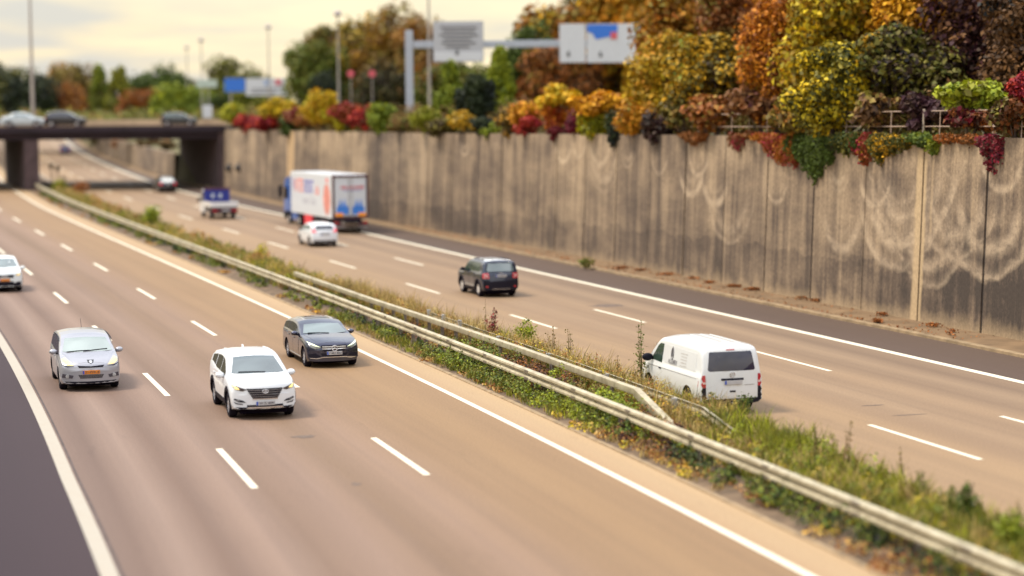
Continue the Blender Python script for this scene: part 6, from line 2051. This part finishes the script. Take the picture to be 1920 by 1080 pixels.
def scatter_leaves(key, t0, t1, d0, d1, h, n, size=.055, clump=True):
    t0, t1, d0, d1 = 1.317 * t0 + .24 * d0, 1.317 * t1 + .24 * d0, 1.04 * d0, 1.04 * d1
    pts, nr, sz = bucket(key)
    k = max(1, n // 55) if clump else n
    for _ in range(k):
        t, d = RNG.uniform(t0, t1), RNG.uniform(d0, d1)
        r = RNG.uniform(.07, .36); hh = h * RNG.uniform(.25, 1.2) ** 1.0
        c_ = P(t, d)
        m_ = 55 if clump else 1
        for _ in range(m_):
            a = RNG.normal(size=3); a /= np.linalg.norm(a)
            rr = RNG.uniform(.2, 1) ** .5
            z = c_.z + .05 + hh * .5 + a[2] * hh * .5 * rr
            pts.append((c_.x + a[0] * r * rr, c_.y + a[1] * r * rr * 2.0, z))
            q = a * .6 + RNG.normal(size=3) * .5 + np.array([0, -.1, .55]); nr.append(q / np.linalg.norm(q)); sz.append(size)


def scatter_blades(key, t0, t1, d0, d1, h, n, w=.012, lean=.35, tuft=14):
    t0, t1, d0, d1 = 1.317 * t0 + .24 * d0, 1.317 * t1 + .24 * d0, 1.04 * d0, 1.04 * d1
    B_ = BLADES.setdefault(key, [])
    for _ in range(max(1, n // tuft)):
        t, d = RNG.uniform(t0, t1), RNG.uniform(d0, d1)
        c_ = P(t, d); hh = h * RNG.uniform(.5, 1.25)
        for _ in range(tuft):
            B_.append((c_.x + RNG.normal() * .07, c_.y + RNG.normal() * .09, c_.z + .03, hh * RNG.uniform(.5, 1.1), RNG.normal() * lean, RNG.normal() * lean, w * RNG.uniform(.7, 1.4), RNG.uniform(0, math.pi)))


def flush_blades(name, key, mat, label):
    A = np.array(BLADES[key]); n = len(A)
    b0 = A[:, :3]; h = A[:, 3:4]; lx, ly = A[:, 4:5], A[:, 5:6]; w = A[:, 6:7]; th = A[:, 7:8]
    sd = np.concatenate([np.cos(th), np.sin(th), np.zeros_like(th)], 1) * w
    mid = b0 + np.concatenate([lx * h * .35, ly * h * .35, h * .6], 1)
    tip = b0 + np.concatenate([lx * h, ly * h, h * (1 - .25 * np.clip(lx ** 2 + ly ** 2, 0, 1))], 1)
    v = np.stack([b0 - sd, b0 + sd, mid + sd * .8, mid - sd * .8, tip], 1).reshape(-1, 3)
    me = bpy.data.meshes.new(name)
    me.vertices.add(5 * n); me.vertices.foreach_set('co', v.ravel())
    li = np.array([0, 1, 2, 3, 3, 2, 4])
    loops = (np.arange(n)[:, None] * 5 + li[None]).ravel()
    me.loops.add(7 * n); me.loops.foreach_set('vertex_index', loops)
    me.polygons.add(2 * n)
    ls = np.stack([np.arange(n) * 7, np.arange(n) * 7 + 4], 1).ravel(); lt = np.tile([4, 3], n)
    me.polygons.foreach_set('loop_start', ls); me.polygons.foreach_set('loop_total', lt)
    me.materials.append(mat); me.update(calc_edges=True); me.validate()
    o = link(bpy.data.objects.new(name, me)); tag(o, label, 'weeds', kind='stuff')


# strip in front of (below) the first barrier
Z = [  # key, t0, t1, d0, d1, h, n, size
    ('green', 58, 145, 1.45, 2.05, .42, 9000, .075), ('green', 40.5, 48.6, 1.35, 2.0, .50, 9000, .05), ('green', 52.5, 58, 1.4, 2.0, .40, 4500, .05), ('lime', 36.5, 41, 1.35, 1.95, .45, 2600, .05),
    ('green', 34.5, 41, 1.45, 2.0, .5, 4200, .055), ('darkgreen', 14, 36, 1.55, 2.05, .50, 9000, .06), ('darkgreen', 40, 60, 1.7, 2.05, .4, 4000, .06), ('darkgreen', 70, 145, 1.7, 2.05, .4, 4000, .08),
    ('rust', 58, 145, 1.2, 1.6, .16, 4000, .07), ('rust', 35, 50, 1.2, 1.55, .14, 1500, .045), ('rust', 14, 36, 1.2, 1.75, .22, 5200, .05), ('yellow', 14, 42, 1.2, 1.7, .20, 2600, .05), ('green', 25.5, 31, 1.4, 1.95, .45, 2400, .06), ('wine', 33, 36, 1.4, 2.0, .35, 2000, .05), ('wine', 22, 26, 1.5, 2.0, .35, 1400, .05), ('wine', 28.5, 29.5, 1.5, 2.0, .4, 700, .05),
    # between the barriers
    ('green', 60, 145, 2.1, 3.2, .42, 9000, .075), ('yellow', 66, 145, 2.2, 3.6, .5, 9000, .075), ('green', 59, 64, 2.2, 3.0, .6, 2600, .055), ('wine', 52, 60, 2.2, 3.1, .45, 3000, .055), ('rust', 46.5, 53, 2.2, 3.1, .25, 1600, .05), ('wine', 62, 68, 2.2, 3.1, .5, 2500, .055),
    ('green', 44.6, 48.5, 2.0, 3.0, .68, 4200, .055), ('wine', 40.8, 45, 2.15, 3.05, .62, 5200, .052), ('green', 39.4, 41.2, 2.15, 3.0, .6, 1600, .045), ('grey', 38.6, 41, 2.15, 3.0, .6, 2200, .045), ('lime', 36.9, 38.7, 2.1, 2.9, .72, 3400, .06), ('green', 36.6, 38, 2.1, 2.8, .66, 1500, .055), ('wine', 34.2, 36.7, 2.15, 2.9, .5, 3600, .05), ('lime', 41.5, 42.2, 2.6, 3.1, .75, 500, .055),
    # right of the second barrier
    ('rust', 50, 68, 3.4, 4.5, .62, 8000, .05), ('yellow', 56, 80, 3.4, 4.8, .55, 7000, .055), ('rust', 36, 49, 3.35, 4.6, .72, 11000, .042), ('yellow', 35, 49.5, 3.5, 4.7, .70, 11000, .042), ('wine', 37, 44, 3.3, 4.0, .42, 2600, .048), ('green', 46, 51, 3.4, 4.2, .35, 1500, .05), ('wine', 31.8, 36, 2.9, 3.9, .28, 3600, .05), ('rust', 31, 36, 2.8, 4.0, .2, 2000, .05),
    ('lime', 35, 40, 3.8, 4.7, .5, 2500, .05),
    ('rust', 115, 145, 3.3, 4.8, .75, 3000, .11), ('green', 70, 145, 3.4, 4.7, .45, 8000, .085), ('rust', 78, 100, 3.6, 4.7, .65, 3000, .085), ('wine', 104, 112, 3.6, 4.7, .6, 1200, .10),
    # foreground, behind the barrier
    ('yellow', 16, 34.5, 2.1, 4.5, .34, 14000, .05), ('green', 18, 34, 2.6, 4.7, .42, 9000, .05), ('lime', 30, 34, 3.6, 4.8, .55, 3000, .05), ('lime', 20, 23.5, 3.2, 4.6, .5, 2200, .055), ('wine', 18, 31, 2.1, 2.6, .25, 2600, .05), ('rust', 18, 32, 2.2, 3.4, .22, 4000, .05),
]
for z in Z: scatter_leaves(z[0], *z[1:5], z[5], int(z[6] * (.45 if z[4] < 2.1 else .9)), z[7])
for z in [('straw', 66, 145, 2.1, 4.6, .70, 9000, .018), ('grass', 66, 145, 2.1, 4.8, .62, 11000, .02), ('grass', 14, 34.5, 2.2, 4.8, .52, 16000, .012), ('straw', 14, 36, 2.2, 4.7, .55, 8000, .010), ('straw', 35, 66, 3.4, 4.8, .85, 12000, .009), ('grass', 35, 50, 3.5, 4.8, .7, 5000, .009),
          ('grass', 36, 60, 1.3, 2.0, .30, 4000, .010), ('straw', 30, 60, 1.25, 1.9, .22, 3500, .009), ('grass', 34, 66, 2.1, 4.6, .45, 6000, .010), ('straw', 31.5, 37, 2.6, 4.2, .35, 1600, .012), ('grass', 31.5, 35, 3.8, 4.9, .75, 2500, .011)]:
    scatter_blades(*z)
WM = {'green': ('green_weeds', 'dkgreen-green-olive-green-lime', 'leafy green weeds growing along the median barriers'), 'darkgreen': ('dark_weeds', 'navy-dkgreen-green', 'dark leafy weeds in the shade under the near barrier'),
      'lime': ('lime_weeds', 'green-lime-green', 'bright yellow green weed clumps in the median'), 'yellow': ('yellow_weeds', 'olive-dry-yellow-green', 'yellowing weeds in the median strip'),
      'rust': ('rusty_weeds', 'brown-rust-dry-gold', 'rust brown withered weeds in the median strip'), 'wine': ('wine_red_weeds', 'dkbrown-purple-brown-rust', 'dark wine red creeping weeds between the barriers'), 'grey': ('grey_weeds', 'olive-brown-olive', 'grey olive dry weeds between the barriers')}
for k, (nm, key, lab) in WM.items():
    p_, n_, s_ = BK[k]
    o = leaves_mesh(nm, np.array(p_), np.array(n_), np.array(s_), LM(key), None)
    tag(o, lab, 'weeds', kind='stuff')
flush_blades('green_grass', 'grass', leafmat('grass_blades', [C['green'], C['olive'], C['lime']], clump=.5), 'green grass tufts in the median strip')
flush_blades('dry_grass', 'straw', leafmat('straw_blades', [C['olive'], C['dry'], C['straw']], clump=.5), 'dry straw coloured grass in the median strip')

# litter of dead leaves along the foot of the wall
pts, nr = [], []
for (u, v, w, n_) in [(1165, 508, 20, 160), (1200, 512, 16, 120), (1250, 520, 20, 150), (1300, 528, 14, 80), (1330, 536, 12, 90), (1376, 543, 14, 260), (1412, 549, 15, 220), (1500, 566, 14, 60), (1536, 570, 18, 260), (1655, 597, 10, 120), (1646, 610, 9, 160), (1750, 618, 18, 110), (1785, 629, 5, 40), (1060, 490, 10, 30), (1780, 634, 6, 30)]:
    c_ = gp(u, v)
    _, nn, tt_ = frame(c_.y)
    for _ in range(n_):
        a, e = RNG.normal() * .42, RNG.normal() * .16
        w_ = w * c_.y / F_PX
        q = c_ + Vector((1, .15, 0)) * a * w_ * 1.1 + Vector((0, 1, 0)) * e
        pts.append((q.x, q.y, q.z + .14 + RNG.uniform(0, .09))); d_ = RNG.normal(size=3) * .5 + np.array([0, 0, 1]); nr.append(d_ / np.linalg.norm(d_))
for _ in range(900):
    t = RNG.uniform(62, 130); d = KERB_D(t) + RNG.choice([RNG.normal(.45, .15), RNG.uniform(.25, 2.0)])
    q = P(t, d); pts.append((q.x, q.y, q.z + .125)); d_ = RNG.normal(size=3) * .4 + np.array([0, 0, 1]); nr.append(d_ / np.linalg.norm(d_))
o = leaves_mesh('leaf_litter', np.array(pts), np.array(nr), .07, LM('dkbrown-rust-brown'), None); tag(o, 'dead brown leaves along the foot of the tall wall', 'leaf litter', kind='stuff')


# ------------------------------------------------------------------ single plants one can point at
def plant(u, vtop, vbot, key, label, stems=5, spread=.25, n=160, leaf=.07, name='weed_plant', cat='plant', t=None, dz=0.0, bushy=False, width=None, group=None):
    b_ = gp(u, vbot, dz)
    H_ = (vbot - vtop) * b_.y / F_PX
    rng = np.random.default_rng(int(u * 7 + vtop * 3))
    root = empty(name, b_); tag(root, label, cat, group)
    pts, nr = [], []
    mb = MB()
    for k in range(stems):
        a = rng.uniform(0, 2 * math.pi)
        e = Vector((math.cos(a) * spread * H_ * rng.uniform(.2, 1), math.sin(a) * spread * H_ * rng.uniform(.2, 1), H_ * (1 if k == 0 else rng.uniform(.6, 1))))
        if k == 0: e.x *= .25; e.y *= .25
        m_ = Vector((e.x * .35, e.y * .35, e.z * .55)) + Vector((rng.normal() * .02, rng.normal() * .02, 0))
        mb.tube([(rng.normal() * .02, rng.normal() * .02, -.05), m_, e], [.014, .009, .004], 5, False)
        for _ in range(n // stems):
            s = rng.uniform(.12, 1.0) if not bushy else rng.uniform(.25, 1.0)
            q = (m_ * (s / .55)) if s < .55 else m_ + (e - m_) * ((s - .55) / .45)
            sp_ = (.05 + .25 * H_ * (1 - s) * .5) if not bushy else (width or .25 * H_) * (1.1 - .6 * abs(s - .5))
            o_ = rng.normal(size=3) * sp_ * .55
            pts.append((q.x + o_[0], q.y + o_[1], max(.02, q.z + o_[2] * (.6 if bushy else .3)))); d_ = rng.normal(size=3) + np.array([0, -.4, .6]); nr.append(d_ / np.linalg.norm(d_))
    mb.build('stems', M_STEM, root)
    leaves_mesh('leaves', np.array(pts), np.array(nr), leaf, LM(key), root, rng=rng)
    return root


plant(985, 597, 652, 'green-lime-green', 'fresh green shrub among rusty weeds right of the barriers', 7, .3, 900, .06, 'shrub', 'shrub', bushy=True, width=.24)
plant(283, 388, 428, 'green-lime-green', 'round bright green shrub on the median left of the dropside truck', 7, .35, 900, .12, 'shrub', 'shrub', bushy=True, width=.5)
plant(492, 457, 492, 'lime-yellow', 'small yellow green shrub on the median below the hatchback', 5, .25, 420, .09, 'shrub', 'shrub', bushy=True, width=.28)
plant(1812, 905, 1000, 'dkgreen-green-dkgreen', 'dark green upright plant near the bottom right corner', 6, .18, 760, .05, 'shrub', 'shrub', bushy=True, width=.13)
plant(1782, 908, 985, 'green-olive', 'slim green plant left of the dark green upright one', 3, .12, 260, .045)
plant(1832, 925, 990, 'green-olive', 'short green plant right of the dark green upright one', 3, .15, 200, .045)
plant(1890, 960, 1040, 'lime-green', 'bright green clump in the bottom right corner', 7, .4, 900, .05, 'shrub', 'shrub', bushy=True, width=.22)
plant(1908, 935, 1020, 'olive-green', 'tall thin weed at the right edge of the photo', 3, .08, 90, .03)
plant(1203, 598, 745, 'olive-green-dkbrown', 'tallest thin weed in front of the van nose', 5, .10, 300, .045)
plant(1232, 640, 745, 'olive-dkbrown', 'thin weed between the tallest one and the van', 3, .1, 70, .035)
plant(926, 575, 655, 'dkbrown-crimson-brown', 'dark brown seeded dock plant below the off-roader', 8, .22, 420, .05)
plant(911, 560, 650, 'olive-brown', 'thin pale weed just left of the dark dock plant', 3, .08, 60, .035)
plant(852, 586, 622, 'dkbrown-dkgreen', 'small dark tuft on the low right barrier', 3, .25, 60, .045)
plant(1040, 610, 690, 'olive-brown', 'wispy brown weed right of the fresh green shrub', 4, .2, 110, .04)
plant(1067, 615, 700, 'olive-dkbrown', 'wispy weed farther right of the fresh green shrub', 4, .16, 120, .04)
plant(1010, 632, 690, 'brown-dkbrown', 'short brown weed close to the fresh green shrub', 4, .2, 90, .04)
plant(1120, 660, 720, 'brown-rust', 'short rusty weed standing midway to the van', 4, .22, 110, .04)
plant(1160, 665, 728, 'olive-brown', 'short olive weed left of the tallest thin weed', 4, .2, 90, .04)
plant(1528, 790, 880, 'olive-dkgreen', 'left of two tall weeds right of the van', 3, .1, 110, .035)
plant(1562, 812, 900, 'olive-lime', 'bushier weed between two tall weeds right of the van', 5, .12, 220, .04)
plant(1594, 788, 900, 'olive-brown', 'right one of two tall weeds right of the van', 3, .08, 120, .035)
plant(1688, 835, 905, 'brown-olive', 'lone thin brown weed left of the long lane dash', 2, .06, 50, .03)
plant(1655, 860, 925, 'lime-olive', 'pale leafy weed near the lone thin brown one', 5, .2, 220, .04)
plant(1725, 880, 950, 'olive-green', 'leafy weed between the lone brown weed and dark green plant', 4, .15, 160, .04)
plant(1393, 738, 790, 'green-dkgreen', 'dark leafy weed in front of the van rear wheel', 6, .3, 360, .045, bushy=True, width=.14)
plant(1338, 735, 790, 'green-olive', 'leafy weed below the left rear corner of the van', 5, .25, 260, .045)
plant(1099, 484, 502, 'olive-green-dry', 'round olive tuft growing at the foot of the wall', 9, .6, 520, .07, 'grass_tuft', 'grass tuft', dz=.1, bushy=True, width=.22)
plant(1275, 705, 760, 'olive-yellow', 'yellowish weed in front of the van sliding panel', 5, .3, 260, .04)
plant(658, 520, 566, 'dry-olive', 'dry leafy weed left of where the barrier posts are bare', 5, .3, 200, .05)
plant(150, 340, 368, 'rust-brown', 'rusty weed clump on the median near the bridge', 6, .5, 420, .14, 'shrub', 'shrub', bushy=True, width=.6)
plant(112, 336, 360, 'lime-olive', 'yellow green clump on the median closest to the bridge', 6, .5, 380, .14, 'shrub', 'shrub', bushy=True, width=.5)
# ------------------------------------------------------------------ sky, sun, camera
SUN_EL, SUN_AZ = rad(58), rad(-88)     # azimuth from +Y towards +X
w = bpy.data.worlds.new('World'); scene.world = w; w.use_nodes = True
nt = w.node_tree
bg = nt.nodes['Background']
sky = nt.nodes.new('ShaderNodeTexSky'); sky.sky_type = 'NISHITA'; sky.sun_disc = False
sky.sun_elevation = SUN_EL; sky.sun_rotation = SUN_AZ
co = coords(nt, 'Generated')
sep = nt.nodes.new('ShaderNodeSeparateXYZ'); L(nt, co, sep.inputs[0])
# clouds on a flat layer: divide by height
zz = mth(nt, 'MAXIMUM', mth(nt, 'ADD', sep.outputs[2], 0.10), 0.02)
cmb = nt.nodes.new('ShaderNodeCombineXYZ')
L(nt, mth(nt, 'DIVIDE', sep.outputs[0], zz), cmb.inputs[0]); L(nt, mth(nt, 'DIVIDE', sep.outputs[1], zz), cmb.inputs[1])
n1 = noise(nt, mapping(nt, cmb.outputs[0], (0.9, 0.9, 1), (3.1, 0.4, 0)), 1.0, 6, 0.55, 0.3)
n2 = noise(nt, mapping(nt, cmb.outputs[0], (0.30, 0.42, 1), (1.7, 5.2, 0)), 1.0, 5, 0.55, 0.2)
cl = ramp(nt, [(0.38, (4.7, 4.5, 4.0)), (0.48, (6.3, 5.45, 3.85)), (0.60, (7.3, 6.25, 4.1))], n1).outputs[0]
cov = ramp(nt, [(0.34, (0, 0, 0)), (0.46, (1, 1, 1))], n2).outputs[0]
hi_ = ramp(nt, [(0.38, (3.9, 4.3, 5.0)), (0.50, (6.2, 6.6, 7.3)), (0.62, (7.6, 7.9, 8.4))], n1).outputs[0]
cl = mixc(nt, mth(nt, 'MULTIPLY_ADD', sep.outputs[2], 2.6, -0.22, clamp=True), cl, hi_)
c = mixc(nt, mth(nt, 'MULTIPLY_ADD', cov, 0.2, 0.8), sky.outputs[0], cl)
# an overcast sky is brighter overhead than at the horizon
br_ = mth(nt, 'MULTIPLY_ADD', mth(nt, 'MAXIMUM', sep.outputs[2], 0.0), 0.80, 0.94)
mul = nt.nodes.new('ShaderNodeVectorMath'); mul.operation = 'SCALE'
L(nt, c, mul.inputs[0]); L(nt, br_, mul.inputs['Scale'])
L(nt, mul.outputs[0], bg.inputs['Color'])
bg.inputs['Strength'].default_value = 0.112

sl = bpy.data.lights.new('sun', 'SUN'); sl.energy = 2.6; sl.angle = rad(14); sl.color = (1.0, 0.88, 0.70)
so = link(bpy.data.objects.new('sun', sl))
dirv = Vector((math.sin(SUN_AZ) * math.cos(SUN_EL), math.cos(SUN_AZ) * math.cos(SUN_EL), math.sin(SUN_EL)))
so.rotation_euler = dirv.to_track_quat('Z', 'Y').to_euler(); so.location = (0, 0, 60)

cd = bpy.data.cameras.new('camera'); cam = link(bpy.data.objects.new('camera', cd))
cd.sensor_width = 36; cd.lens = F_PX / 1920 * 36; cd.clip_start = 0.5; cd.clip_end = 6000
rx, ux, fx = cam_rot((1, 0, 0)), cam_rot((0, 0, 1)), cam_rot((0, 1, 0))
M4 = Matrix(((rx.x, ux.x, -fx.x, 0), (rx.y, ux.y, -fx.y, 0), (rx.z, ux.z, -fx.z, CAM_H), (0, 0, 0, 1)))
cam.matrix_world = M4
cd.dof.use_dof = True; cd.dof.focus_distance = 60.0
APERTURE = 0.27    # metres: a miniature-look wide aperture
cd.dof.aperture_fstop = cd.lens / 1000 / APERTURE
scene.camera = cam
vs_ = scene.view_settings
vs_.view_transform = 'Standard'; vs_.look = 'None'; vs_.gamma = 1.0; vs_.exposure = 0.60
scene.cycles.use_denoising = True
scene.cycles.max_bounces = 6
